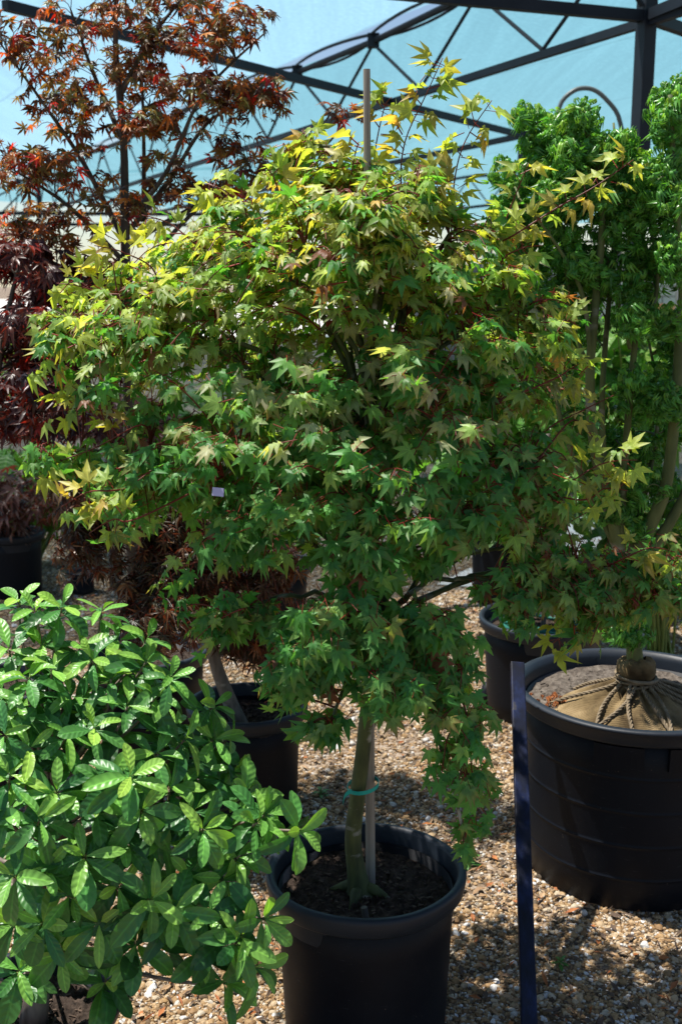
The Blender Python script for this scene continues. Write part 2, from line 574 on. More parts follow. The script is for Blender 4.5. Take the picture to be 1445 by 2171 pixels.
def ground_mat():
    m, t, out = new_mat("gravel_ground")
    tc = N(t, "ShaderNodeTexCoord")
    vo = N(t, "ShaderNodeTexVoronoi")
    vo.inputs["Scale"].default_value = 75
    t.links.new(tc.outputs["Object"], vo.inputs["Vector"])
    c = ramp(t, vo.outputs["Color"], [(0.05, (0.05, 0.035, 0.022)), (0.35, (0.13, 0.085, 0.05)), (0.6, (0.22, 0.155, 0.10)), (0.95, (0.38, 0.32, 0.26))])
    nz = N(t, "ShaderNodeTexNoise")
    nz.inputs["Scale"].default_value = 2.2
    nz.inputs["Detail"].default_value = 8
    t.links.new(tc.outputs["Object"], nz.inputs[0])
    f = ramp(t, nz.outputs["Fac"], [(0.45, (1, 1, 1)), (0.7, (0.45, 0.43, 0.38))])
    c = mix_rgb(t, 1.0, c, f, 'MULTIPLY')
    bp = N(t, "ShaderNodeBump")
    bp.inputs["Strength"].default_value = 0.8
    bp.inputs["Distance"].default_value = 0.008
    bp.invert = True
    t.links.new(vo.outputs["Distance"], bp.inputs["Height"])
    pb = N(t, "ShaderNodeBsdfPrincipled")
    t.links.new(c, pb.inputs["Base Color"])
    pb.inputs["Roughness"].default_value = 0.9
    t.links.new(bp.outputs[0], pb.inputs["Normal"])
    t.links.new(pb.outputs[0], out.inputs[0])
    return m
M['ground'] = ground_mat()

def pebble_mat():
    m, t, out = new_mat("pebble")
    oi = N(t, "ShaderNodeObjectInfo")
    c = ramp(t, oi.outputs["Random"], [(0.0, (0.07, 0.05, 0.03)), (0.22, (0.22, 0.125, 0.052)), (0.48, (0.35, 0.22, 0.10)), (0.7, (0.42, 0.30, 0.175)), (0.86, (0.44, 0.37, 0.27)), (0.95, (0.52, 0.50, 0.47)), (1.0, (0.66, 0.65, 0.64))])
    geo = N(t, "ShaderNodeNewGeometry")
    nz = N(t, "ShaderNodeTexNoise")
    nz.inputs["Scale"].default_value = 120
    t.links.new(geo.outputs["Position"], nz.inputs[0])
    n2 = N(t, "ShaderNodeTexNoise")
    n2.inputs["Scale"].default_value = 2.6
    n2.inputs["Detail"].default_value = 7
    t.links.new(geo.outputs["Position"], n2.inputs[0])
    f = ramp(t, nz.outputs["Fac"], [(0.3, (0.7, 0.7, 0.7)), (0.7, (1.1, 1.1, 1.1))])
    c = mix_rgb(t, 1.0, c, f, 'MULTIPLY')
    f2 = ramp(t, n2.outputs["Fac"], [(0.5, (1, 1, 1)), (0.68, (0.5, 0.5, 0.42))])
    c = mix_rgb(t, 1.0, c, f2, 'MULTIPLY')
    pb = N(t, "ShaderNodeBsdfPrincipled")
    t.links.new(c, pb.inputs["Base Color"])
    pb.inputs["Roughness"].default_value = 0.7
    pb.inputs["Specular IOR Level"].default_value = 0.35
    t.links.new(pb.outputs[0], out.inputs[0])
    return m
M['pebble'] = pebble_mat()
M['concrete'] = noise_mat("pale_concrete", [(0.3, (0.46, 0.44, 0.41)), (0.7, (0.58, 0.56, 0.53))], 3, 8, 0.85, bump=0.2, dist=0.004)
M['mulch'] = noise_mat("orange_mulch", [(0.3, (0.20, 0.075, 0.03)), (0.55, (0.36, 0.16, 0.07)), (0.75, (0.5, 0.28, 0.15))], 9, 8, 0.9, bump=0.8, dist=0.05)
M['asphalt'] = noise_mat("asphalt", [(0.3, (0.045, 0.045, 0.048)), (0.7, (0.07, 0.07, 0.074))], 6, 8, 0.85)
M['block'] = noise_mat("pale_wall_block", [(0.3, (0.50, 0.44, 0.38)), (0.7, (0.66, 0.60, 0.53))], 6, 6, 0.85, bump=0.3, dist=0.01)
M['mortar'] = noise_mat("mortar", [(0.3, (0.30, 0.27, 0.24)), (0.7, (0.38, 0.34, 0.3))], 9, 6, 0.9)
M['pipe'] = noise_mat("pale_plastic_pipe", [(0.3, (0.45, 0.48, 0.46)), (0.7, (0.58, 0.6, 0.57))], 5, rough=0.4)
M['pipe_dark'] = noise_mat("grey_pipe", [(0.3, (0.09, 0.11, 0.11)), (0.7, (0.14, 0.16, 0.16))], 5, rough=0.4)

# ------------------------------------------------------------------ setting: ground, drive, bank
g = MB()
xs = [-400, -60, -20, -8, -4, -2, 0, 2, 4, 8, 20, 60, 400]
ys = [-400, -40, -5, 0, 1.5, 3, 5, 8, 12, 20, 40, 100, 600]
vs = [(x, y, 0) for y in ys for x in xs]
nx = len(xs)
g.add(vs, [(j * nx + i, j * nx + i + 1, (j + 1) * nx + i + 1, (j + 1) * nx + i) for j in range(len(ys) - 1) for i in range(nx - 1)])
tag(g.build("ground", M['ground']), kind="structure")

g = MB()
g.add([(-40, 37, .006), (60, 37, .006), (60, 130, .006), (-40, 130, .006)], [(0, 1, 2, 3)])
tag(g.build("road", M['concrete']), kind="structure")
g = MB()
g.add([(0.55, 6.3, .006), (1.5, 6.0, .006), (9, 7.2, .006), (9, 9.6, .006), (2.2, 9.0, .006)], [(0, 1, 2, 3, 4)])
tag(g.build("path", M['concrete']), kind="structure")

# mulched bank on the far right
g = MB()
bx, by = 26, 14
vs = []
for j in range(by + 1):
    for i in range(bx + 1):
        x = 2.6 + 14.0 * i / bx
        y = 12.5 + 7 * j / by
        t = j / by
        s = min(1, i / 5.0)
        z = -0.05 + (1.40 * (t * t * (3 - 2 * t))) * s + 0.06 * math.sin(x * 3.1 + y * 2.2) * t * s
        vs.append((x, y, z))
g.add(vs, [(j * (bx + 1) + i, j * (bx + 1) + i + 1, (j + 1) * (bx + 1) + i + 1, (j + 1) * (bx + 1) + i) for j in range(by) for i in range(bx)])
tag(g.build("terrain", M['mulch'], smooth=True), kind="structure")

# ------------------------------------------------------------------ gravel (real pebbles, instanced points)
npb = 300000
u = rng.random(npb)
yy = 1.7 * (9.0 / 1.7) ** u                      # density falls off with distance
half = 0.34 * yy + 0.25
xx = (rng.random(npb) * 2 - 1) * half
big = rng.random(npb)
scl = np.where(big > 0.955, rng.uniform(0.007, 0.012, npb), rng.uniform(0.0022, 0.0062, npb)) * (0.80 + 0.10 * yy)
patch = np.sin(xx * 5.1 + 1.3 * np.sin(yy * 3.7)) + np.sin(yy * 6.3 + 1.7 * np.sin(xx * 4.1 + 1)) + .7 * np.sin(xx * 13 + yy * 9) + .6 * np.sin(xx * 21 - yy * 17)
keep = rng.random(npb) < np.clip(1.0 - .55 * np.clip(patch - .3, 0, 1.2), .25, 1)
xx, yy, scl = xx[keep], yy[keep], scl[keep]
npb = len(xx)
me = bpy.data.meshes.new("gravel")
me.vertices.add(npb)
me.vertices.foreach_set("co", np.stack([xx, yy, scl * 0.28], 1).astype(np.float32).ravel())
a = me.attributes.new("scl", 'FLOAT_VECTOR', 'POINT')
a.data.foreach_set("vector", np.stack([scl, scl * rng.uniform(.65, 1, npb), scl * rng.uniform(.45, .8, npb)], 1).astype(np.float32).ravel())
a = me.attributes.new("rot", 'FLOAT_VECTOR', 'POINT')
a.data.foreach_set("vector", np.stack([rng.uniform(-.5, .5, npb), rng.uniform(-.5, .5, npb), rng.uniform(0, 6.28, npb)], 1).astype(np.float32).ravel())
gravel = bpy.data.objects.new("gravel", me)
COL.objects.link(gravel)
tag(gravel, "loose tan and white gravel covering the nursery floor", "gravel", kind="stuff")
ng = bpy.data.node_groups.new("gravel_points", 'GeometryNodeTree')
ng.interface.new_socket("Geometry", in_out='INPUT', socket_type='NodeSocketGeometry')
ng.interface.new_socket("Geometry", in_out='OUTPUT', socket_type='NodeSocketGeometry')
gi, go = ng.nodes.new("NodeGroupInput"), ng.nodes.new("NodeGroupOutput")
ico = ng.nodes.new("GeometryNodeMeshIcoSphere")
ico.inputs["Radius"].default_value = 1.0
ico.inputs["Subdivisions"].default_value = 2
nzn = ng.nodes.new("ShaderNodeTexNoise")
nzn.inputs["Scale"].default_value = 0.9
vm = ng.nodes.new("ShaderNodeVectorMath"); vm.operation = 'SUBTRACT'; vm.inputs[1].default_value = (0.5, 0.5, 0.5)
ng.links.new(nzn.outputs["Color"], vm.inputs[0])
sp = ng.nodes.new("GeometryNodeSetPosition")
ng.links.new(ico.outputs["Mesh"], sp.inputs["Geometry"])
ng.links.new(vm.outputs[0], sp.inputs["Offset"])
ss = ng.nodes.new("GeometryNodeSetShadeSmooth")
ss.inputs["Shade Smooth"].default_value = False
ng.links.new(sp.outputs[0], ss.inputs[0])
smn = ng.nodes.new("GeometryNodeSetMaterial")
smn.inputs["Material"].default_value = M['pebble']
ng.links.new(ss.outputs[0], smn.inputs[0])
iop = ng.nodes.new("GeometryNodeInstanceOnPoints")
ng.links.new(gi.outputs[0], iop.inputs["Points"])
ng.links.new(smn.outputs[0], iop.inputs["Instance"])
for an, sock in (("scl", "Scale"), ("rot", "Rotation")):
    na = ng.nodes.new("GeometryNodeInputNamedAttribute")
    na.data_type = 'FLOAT_VECTOR'
    na.inputs[0].default_value = an
    ng.links.new(na.outputs[0], iop.inputs[sock])
ng.links.new(iop.outputs[0], go.inputs[0])
gm = gravel.modifiers.new("gravel_points", 'NODES')
gm.node_group = ng

# ------------------------------------------------------------------ shade house
sh = thing("shade_house", (1.77, 7.0, 0), "dark steel shade house frame roofed with pale blue and teal cloth", "shade house")
EDIR = Vector((-0.415, 0.91, 0)).normalized()      # along a truss
QDIR = Vector((0.91, 0.415, 0)).normalized()
ZB = 3.19

def top_gap(s):
    return 0.52 + 0.016 * s

def post(x, y, h, w=0.115):
    b = MB()
    b.box((x, y, 0), (x, y, h), w, w, up=EDIR)
    b.box((x, y, 0), (x, y, 0.012), w * 2.2, w * 2.2, up=EDIR)
    return b.build("post", M['steel'], sh)

def truss(origin, length, panels, first=0.0):
    o = Vector(origin)
    b = MB()
    b.box(o + EDIR * first, o + EDIR * length, 0.045, 0.05)
    tp = []
    for i in range(panels + 1):
        s = first + (length - first) * i / panels
        tp.append(o + EDIR * s + Vector((0, 0, top_gap(s) + 0.05 * math.sin(i * 1.3))))
    b.tube(tp, 0.028, 8)
    t = b.build("truss", M['steel'], sh)
    for i in range(panels):
        s0 = first + (length - first) * (i + 0.5) / panels
        for k in (i, i + 1):
            w = MB()
            w.tube([tp[k] - Vector((0, 0, .02)), o + EDIR * s0 + Vector((0, 0, .03))], 0.014, 6)
            w.build("web", M['steel'], t)
    return tp

TR = Vector((1.77, 7.0, ZB))
tops = truss(TR, 24.0, 15, -1.5)
TM = Vector((1.87, 12.1, ZB))
T3 = Vector((3.15, 21.9, ZB))
truss(T3, 12.0, 8)
for p_, h_ in ((TR, 5.2), (TM, 3.3), (T3, 3.5), (TR + EDIR * 19.8, 4.1), (TM + EDIR * 16.5, 4.0)):
    post(p_.x, p_.y, h_, 0.085)
# purlins and diagonals in the plane of the bottom chords
def beam(a, b, w=0.05, h=0.055):
    MB().box(a, b, w, h).build("beam", M['steel'], sh)
beam(P(10, 10, 6.6), TM + Vector((-.05, -.05, 0)))
beam(TM + EDIR * .06, TM + EDIR * 18)
a_ = TR + Vector((0, 0, 0.03))
d1 = Vector((0.41, 6.5, ZB + .03)) - a_
beam(a_ + d1.normalized() * .04, a_ + d1.normalized() * 4, .055, .062)
d2 = Vector((2.26, 7.5, ZB + .02)) - a_
beam(a_ + d2.normalized() * .05, a_ + d2.normalized() * 6, .055, .062)
d3 = Vector((1.98, 6.45, ZB + .05)) - a_
beam(a_ + d3.normalized() * .05, a_ + d3.normalized() * 3, .055, .062)
MB().tube([a_ + Vector((-.04, -.04, .05)), a_ + Vector((-.5, -.3, .6))], .016, 6).build("web", M['steel'], sh)
MB().tube([a_ + Vector((.04, .02, .05)), a_ + Vector((.25, .25, .7))], .016, 6).build("web", M['steel'], sh)
TL = TR + EDIR * 19.8
beam(TL + Vector((-8, -.6, 0)), TL + Vector((7, .8, 0)), .07, .08)
beam(TL + Vector((-8, 3.0, -.05)), TL + Vector((12, 5, -.05)), .07, .08)
for sx in (-1, 1):
    for k in (0.8, 1.6, 2.6):
        MB().tube([TL + Vector((0, 0, .75)), TL + Vector((sx * k, 0.07 * sx * k, 0))], .018, 6).build("web", M['steel'], sh)
    MB().tube([TL + Vector((0, 0, .8)), TL + Vector((sx * 5, .4 * sx, 1.0))], .03, 6).build("web", M['steel'], sh)

# cloth panels: nearer pale sheet, farther teal sheet
def cloth(name, q0, q1, s0, s1, zfun, mat, nq=26, ns=70):
    b = MB()
    vs = []
    for j in range(ns + 1):
        for i in range(nq + 1):
            s = s0 + (s1 - s0) * j / ns
            q = q0(s) + (q1(s) - q0(s)) * i / nq
            p = TR + EDIR * s + QDIR * q
            vs.append((p.x, p.y, zfun(s, q)))
    b.add(vs, [(j * (nq + 1) + i, j * (nq + 1) + i + 1, (j + 1) * (nq + 1) + i + 1, (j + 1) * (nq + 1) + i) for j in range(ns) for i in range(nq)])
    return b.build(name, mat, sh, smooth=True)

def scallop(s, ph):
    return abs(math.sin((s + ph) * math.pi / 1.7))
cl = cloth("roof_cloth", lambda s: -16 + 0 * s, lambda s: -0.02 - 0.03 * scallop(s, .85), 0.7, 31,
      lambda s, q: ZB + top_gap(s) + 0.06 - q * 0.10 + 0.02 * math.sin(q * 2 + s) * min(1, -q), M['cloth_pale'])
cl["label"] = "pale blue roof cloth panel on the near side of the truss"
cl = cloth("roof_cloth", lambda s: 0.05 + 0.05 * scallop(s, 0), lambda s: 22 + 0 * s, -0.8, 31,
      lambda s, q: ZB + top_gap(s) + 0.02 - 0.07 * math.sin(min(q, 20) * math.pi / 2.4) ** 2 - 0.010 * q, M['cloth_teal'], 60)
cl["label"] = "teal roof cloth panel beyond the truss"
# piping that ties the cloth to the top chord
for k in range(len(tops) - 1):
    a, b2 = tops[k], tops[k + 1]
    mid = (a + b2) / 2
    MB().tube(bez(a + QDIR * -.03 + Vector((0, 0, .05)), mid - QDIR * .16 + Vector((0, 0, .09)), b2 + QDIR * -.03 + Vector((0, 0, .05)), 9), .014, 6).build("cloth_piping", M['steel'], sh)
    MB().tube(bez(a + QDIR * .03 + Vector((0, 0, .03)), mid + QDIR * .10 + Vector((0, 0, -.07)), b2 + QDIR * .03 + Vector((0, 0, .03)), 9), .012, 6).build("cloth_piping", M['steel'], sh)
    MB().box(a + Vector((0, 0, -.05)), a + Vector((0, 0, .06)), .10, .10).build("clamp", M['steel'], sh)

# hoops beside the post
hp = MB()
pts = [P(1180, 250, 7.2), P(1190, 215, 7.2), P(1215, 192, 7.2), P(1240, 186, 7.2), P(1265, 193, 7.2), P(1290, 216, 7.2), P(1310, 245, 7.2), P(1322, 300, 7.2)]
pts = smooth_line(pts, 3)
hp.tube([Vector((pts[0].x - .02, 7.2, 0.0))] + pts + [Vector((pts[-1].x + .02, 7.2, 0.0))], .014, 8)
tag(hp.build("irrigation_pipe", M['pipe_dark'], smooth=True, origin=(pts[0].x, 7.2, 0)), "grey arched pipe looping up beside the steel post", "pipe")
hp = MB()
pts = smooth_line([P(1362, 320, 7.0), P(1363, 270, 7.0), P(1372, 240, 7.0), P(1390, 222, 7.0), P(1420, 214, 7.0), P(1450, 225, 7.0)], 3)
hp.tube([Vector((pts[0].x, 7.0, 0))] + pts + [Vector((pts[-1].x + .06, 7.0, 0))], .012, 8)
tag(hp.build("irrigation_pipe", M['pipe'], smooth=True, origin=(pts[0].x, 7.0, 0)), "white curved pipe between the steel post and the crinkled green maple", "pipe")

# pale block wall on the bank
wl = thing("retaining_wall", (3.2, 19.4, 0), "pale block retaining wall behind the dark steel post", "wall")
WX0, WX1, WY = 2.4, 16.0, 19.4
b = MB(); b.box((WX0, WY + .22, 1.05), (WX1, WY + .22, 1.05), .3, 2.1)
b.build("wall_core", M['mortar'], wl)
blk = None
row = 0
z = 1.02
while z < 2.1:
    x = WX0 + (0.3 if row % 2 else 0)
    while x < WX1 - .6 and x < 9.5:
        if blk is None:
            bb = MB(); bb.box((0, 0, .075), (.58, 0, .075), .12, .145)
            blk = bb.build("block", M['block'], wl, origin=(0, 0, 0))
            o = blk
        else:
            o = blk.copy(); COL.objects.link(o); o.parent = wl
        o.location = Vector((x, WY + rnd.uniform(-.006, .006), z)) - Vector(wl["_base"])
        x += .60
    z += .16; row += 1
b = MB(); b.box((WX0, WY + .1, 2.15), (WX1, WY + .1, 2.15), .5, .09)
b.build("coping", M['concrete'], wl)
rl = thing("road_railing", (3.2, 20.4, 2.1), "dark grey railing above the pale block wall", "railing")
for zz in (2.42, 2.62):
    MB().tube([(2.4, 20.2, zz), (16, 20.2, zz)], .025, 6).build("rail", M['steel'], rl)
for k in range(8):
    MB().tube([(2.6 + k * 1.8, 20.2, 2.0), (2.6 + k * 1.8, 20.2, 2.64)], .03, 6).build("post", M['steel'], rl)
# the ground behind the wall
g = MB()
g.add([(2.4, 19.75, 2.05), (40, 19.75, 2.05), (40, 60, 2.2), (2.4, 60, 2.2), (2.4, 60, 0), (2.4, 19.75, 0)], [(0, 1, 2, 3), (0, 3, 4, 5)])
tag(g.build("road_upper", M['asphalt']), kind="structure")

# ------------------------------------------------------------------ pots
def pot(name, c, rr, h, label, soil='soil', rim_h=0.05, taper=0.86, group=None, style='band', soil_drop=0.06, mound=0.0, base_z=0.0):
    e = thing(name, (c[0], c[1], base_z), label, "plant pot", group)
    cc = (c[0], c[1], base_z)
    rb = rr * taper
    b = MB()
    wall_top = h - rim_h
    prof = [(rb - .012, 0.0), (rb, 0.010)]
    rings = 5
    for k in range(1, rings):
        zz = wall_top * k / rings
        r_ = rb + (rr - .014 - rb) * k / rings
        dr = (rr - .014 - rb) / wall_top
        prof += [(r_ - .010 * dr, zz - .010), (r_ - .003 * dr, zz - .003), (r_ + .0016, zz - .0015), (r_ + .0016, zz + .0015), (r_ + .003 * dr, zz + .003), (r_ + .010 * dr, zz + .010)] if style == 'ringed' else [(r_, zz)]
    prof += [(rr - .014, wall_top + .004)]
    prof += [(rr - .020, wall_top + .006), (rb - .006, 0.02), (0.02, 0.015)]
    b.lathe(prof, 64, cc)
    b.build("pot_body", M['pot'], e, smooth=True)
    b = MB()
    ph1, ph2 = rnd.uniform(0, 6), rnd.uniform(0, 6)
    wob = lambda a, z: 0.0025 * math.sin(2 * a + ph1) + 0.0012 * math.sin(5 * a + ph2)
    if style == 'band':
        prof = [(rr - .016, wall_top), (rr - .002, wall_top - .004), (rr + .006, wall_top + .004), (rr + .011, h - .012), (rr + .010, h - .003), (rr + .004, h), (rr - .006, h - .001), (rr - .011, h - .010), (rr - .017, wall_top - .05)]
    else:
        prof = [(rr - .016, wall_top), (rr + .004, wall_top + .002), (rr + .008, wall_top + .010), (rr + .014, h - .012), (rr + .022, h - .008), (rr + .022, h - .001), (rr + .010, h + .002), (rr - .004, h), (rr - .012, h - .02), (rr - .02, wall_top - .05)]
    b.lathe(prof, 96, cc, wob=wob)
    b.build("rim", M['rim'], e, smooth=True)
    # soil with an uneven surface
    b = MB()
    nr, na = 26, 84
    vs = [(c[0], c[1], base_z + h - soil_drop + mound)]
    fs = []
    sr = rr - .018 - (rr - rb) * (soil_drop / h)
    for i in range(1, nr + 1):
        f = i / nr
        for j in range(na):
            a = 2 * math.pi * j / na
            zz = base_z + h - soil_drop + mound * (1 - f * f) + rnd.gauss(0, .0035) + .006 * math.sin(9 * f + 3 * a) * f
            vs.append((c[0] + sr * f * math.cos(a), c[1] + sr * f * math.sin(a), zz))
    for j in range(na):
        fs.append((0, 1 + j, 1 + (j + 1) % na))
    for i in range(nr - 1):
        for j in range(na):
            j2 = (j + 1) % na
            fs.append((1 + i * na + j, 1 + (i + 1) * na + j, 1 + (i + 1) * na + j2, 1 + i * na + j2))
    b.add(vs, fs)
    s_ = b.build("soil", M[soil], e, smooth=True)
    # chips and clods lying in the soil
    b = MB()
    for k in range(170):
        a, f = rnd.uniform(0, 6.28), math.sqrt(rnd.random()) * .94
        p = Vector((c[0] + sr * f * math.cos(a), c[1] + sr * f * math.sin(a), base_z + h - soil_drop + mound * (1 - f * f) + .004))
        d = Vector((rnd.uniform(-1, 1), rnd.uniform(-1, 1), rnd.uniform(-.3, .5))).normalized()
        l = rnd.uniform(.005, .016)
        b.box(p - d * l / 2, p + d * l / 2, rnd.uniform(.002, .006), rnd.uniform(.002, .004))
    b.build("bark_chips", [M['chip'] if soil == 'soil' else M['soil_pale']], s_, origin=None)["kind"] = "stuff"
    return e

# children of soil hang on a part whose own origin sits at the thing's base
def fix_sub(o):
    return o

POT1 = (0.056, 2.36)
pot("plant_pot", POT1, .215, .40, "black plastic pot holding the staked green maple", rim_h=.045)
POT2 = (0.86, 3.13)
big = pot("plant_pot", POT2, .335, .55, "large black pot holding the burlap root ball", soil='soil_pale', rim_h=.05, taper=.90, style='ringed', soil_drop=.05)
# moulded grip panels under the big rim
for ang in (-1.35, -1.85 - .1, -0.75):
    b = MB()
    vs = []
    for zz in (.43, .497):
        for k in range(9):
            a = ang + (k - 4) / 4 * .20
            rr_ = .325 * (.90 + .10 * zz / .5) + .012
            vs.append((POT2[0] + rr_ * math.cos(a), POT2[1] + rr_ * math.sin(a), zz))
        for k in range(9):
            a = ang + (k - 4) / 4 * .20
            rr_ = .325 * (.90 + .10 * zz / .5) - .012
            vs.append((POT2[0] + rr_ * math.cos(a), POT2[1] + rr_ * math.sin(a), zz))
    fs = []
    for k in range(8):
        fs += [(k, k + 1, 18 + k + 1, 18 + k), (9 + k, 27 + k, 27 + k + 1, 9 + k + 1), (k, 9 + k, 9 + k + 1, k + 1), (18 + k, 18 + k + 1, 27 + k + 1, 27 + k)]
    fs += [(0, 18, 27, 9), (8, 17, 35, 26)]
    b.add(vs, fs)
    b.build("grip_panel", M['pot'], big)
POT3 = (-0.298, 3.40)
pot("plant_pot", POT3, .180, .40, "black pot with the leaning grey trunk, behind the glossy shrub", rim_h=.045)
p = P(1150, 1310, 4.35)
POT4 = (p.x, 4.35)
pot("plant_pot", POT4, .245, .40, "black pot with coiled green hose behind the large burlap pot", rim_h=.045)
p = G(1075, 1300)
POT5 = (p.x + .05, p.y + .25)
pot("plant_pot", POT5, .235, .52, "tall black pot farthest back beside the sunlit gravel", rim_h=.045)
p = G(565, 1400)
POT6 = (p.x, p.y + .1)
pot("plant_pot", POT6, .20, .44, "shadowed black pot behind the pot with the leaning trunk", rim_h=.045)
p = G(20, 1275)
POT7 = (p.x - .01, p.y + .15)
pot("plant_pot", POT7, .17, .36, "black pot at the photo's left edge below the broad leaved shrub", rim_h=.04)
p = G(172, 1262)
POT8 = (p.x, p.y + .05)
pot("plant_pot", POT8, .075, .13, "small black pot on gravel near the dark laceleaf maple", rim_h=.02, soil_drop=.03)
POT9 = (-0.66, 2.10)
pot("plant_pot", POT9, .19, .24, "black pot under the glossy leaved shrub in the corner", rim_h=.035, soil_drop=.05)
POT10 = (-0.70, 3.95)
pot("plant_pot", POT10, .21, .40, "black pot of the tall red maple, mostly hidden by foliage", rim_h=.045)
POT11 = (-1.16, 3.65)
pot("plant_pot", POT11, .20, .38, "black pot of the dark purple maple behind the glossy shrub", rim_h=.045)

# ------------------------------------------------------------------ leaves
class Leaf:
    """a template: vertices, triangles, per-vertex mask (root to tip) and vein (midrib), per-face material"""
    def __init__(s, v, f, mask, vein, m):
        s.v = np.array(v, float); s.f = np.array(f, int); s.mask = np.array(mask, float); s.vein = np.array(vein, float); s.m = np.array(m, int)

def petiole(v, f, mk, vn, m, end=(0, -.6, -.12), r=.02):
    n = len(v)
    for (cx, cy, cz) in ((0, 0.02, -.004), end):
        for k in range(3):
            a = 2 * math.pi * k / 3
            v.append((cx + r * math.cos(a), cy, cz + r * math.sin(a))); mk.append(0); vn.append(0)
    for k in range(3):
        k2 = (k + 1) % 3
        f.append((n + k, n + k2, n + 3 + k2)); f.append((n + k, n + 3 + k2, n + 3 + k)); m += [1, 1]

def maple_leaf(seed, angles, lens, width=.17, notch=.34, bulge=.45, droop=.16, fold=.05, pet=.6, curl=0.0, pr=.02):
    r_ = random.Random(seed)
    v, f, mk, vn, m = [(0, 0, 0)], [], [0], [1], []
    L = []
    for a, l in zip(angles, lens):
        L.append((R(a + r_.uniform(-5, 5)), l * r_.uniform(.9, 1.08)))
    L.sort()
    ntc = []
    for i in range(len(L) + 1):
        if i == 0:
            a, rr_ = L[0][0] - R(18), notch * .45 * min(1, L[0][1] * 1.6)
        elif i == len(L):
            a, rr_ = L[-1][0] + R(18), notch * .45 * min(1, L[-1][1] * 1.6)
        else:
            a = (L[i - 1][0] + L[i][0]) / 2
            rr_ = notch * min(L[i - 1][1], L[i][1]) * r_.uniform(.9, 1.1) + notch * .12
        ntc.append(len(v))
        v.append((rr_ * math.sin(a), rr_ * math.cos(a), r_.uniform(-.02, .03) + fold)); mk.append(.25); vn.append(0)
    for i, (a, l) in enumerate(L):
        ca, sa = math.cos(a), math.sin(a)
        dz = droop * r_.uniform(.4, 1.7)
        w = width * (.55 + .45 * l) * r_.uniform(.88, 1.12)
        tw = r_.uniform(-.08, .08)
        n = len(v)
        def pt(t, s, z):
            y_, x_ = t * l, s
            c_ = curl * t * t
            return (x_ * ca + y_ * sa * (1 - .35 * c_), -x_ * sa + y_ * ca * (1 - .35 * c_), z - dz * t * t * l - c_ * l * .8)
        v += [pt(bulge, 0, -.01), pt(bulge * r_.uniform(.9, 1.1), -w, fold - tw), pt(bulge * r_.uniform(.9, 1.1), w, fold + tw), pt(1.0, r_.uniform(-.06, .06), 0)]
        mk += [bulge * l, bulge * l + .15, bulge * l + .15, 1.0]
        vn += [1, 0, 0, .7]
        nl, nr = ntc[i], ntc[i + 1]
        f += [(0, n, nl), (nl, n, n + 1), (n + 1, n, n + 3), (n + 3, n, n + 2), (n + 2, n, nr), (nr, n, 0)]
        m += [0] * 6
    if pet:
        petiole(v, f, mk, vn, m, (r_.uniform(-.15, .15), -pet, -.10), pr)
    return Leaf(v, f, mk, vn, m)

def blade_leaf(seed, prof, fold=.10, droop=.2, pet=.12, wave=.0, pr=.02):
    """simple leaf: prof = list of (t, half width)"""
    r_ = random.Random(seed)
    v, f, mk, vn, m = [], [], [], [], []
    bend = r_.uniform(-.07, .07)
    dz = droop * r_.uniform(.5, 1.6)
    fo = fold * r_.uniform(.5, 1.4)
    for k, (t, w) in enumerate(prof):
        z = -dz * t * t + .03 * math.sin(t * 6 + seed)
        wv = wave * math.sin(t * 17 + seed)
        x0 = bend * t * t
        v += [(x0 - w, t, z + fo * w * 2.2 + wv), (x0, t, z), (x0 + w, t, z + fo * w * 2.2 - wv)]
        mk += [t, t, t]
        vn += [0, 1, 0]
        if k:
            a, b_ = (k - 1) * 3, k * 3
            f += [(a, a + 1, b_ + 1), (a, b_ + 1, b_), (a + 1, a + 2, b_ + 2), (a + 1, b_ + 2, b_ + 1)]
            m += [0] * 4
    if pet:
        petiole(v, f, mk, vn, m, (0, -pet, -.02), pr)
    return Leaf(v, f, mk, vn, m)

A7 = [0, 40, -40, 80, -80, 126, -126]
T_MAPLE = [maple_leaf(i, A7, [1, .95, .95, .74, .74, .36, .36], droop=.10 + .05 * i, fold=.035, pet=.8, width=.165, notch=.36) for i in range(6)] + \
          [maple_leaf(20 + i, [0, 48, -48, 96, -96], [1, .9, .9, .6, .6], droop=.2, fold=.05, pet=.7, width=.175, notch=.36) for i in range(3)]
T_YOUNG = [maple_leaf(40 + i, [0, 46, -46, 98, -98], [1, .85, .85, .5, .5], droop=.22, fold=.10, pet=.5, width=.155, notch=.33) for i in range(5)]
T_RED = [maple_leaf(60 + i, A7, [1, .95, .95, .8, .8, .45, .45], droop=.15 + .06 * i, fold=.05, pet=.5, width=.115, notch=.20, bulge=.5) for i in range(6)]
T_LACE = [maple_leaf(80 + i, [0, 34, -34, 66, -66, 100, -100], [1, .98, .98, .88, .88, .6, .6], droop=.3, fold=.03, pet=.35, width=.06, notch=.10, bulge=.5) for i in range(5)]
T_LION = [maple_leaf(100 + i, [0, 44, -44, 88, -88], [1, .9, .9, .7, .7], droop=.25, fold=.11, pet=.3, width=.17, notch=.32, bulge=.42, curl=.5 + .16 * i) for i in range(6)]
AZP = [(0, .015), (.12, .06), (.3, .14), (.52, .205), (.72, .21), (.87, .165), (.955, .09), (1.0, .012)]
T_AZ = [blade_leaf(i, AZP, .16, .22 + .05 * (i % 3), .06, .006) for i in range(7)]
BRP = [(0, .02), (.1, .13), (.28, .25), (.48, .27), (.68, .20), (.85, .10), (.95, .035), (1.0, .003)]
T_BR = [blade_leaf(30 + i, BRP, .12, .3, .25, .012) for i in range(5)]

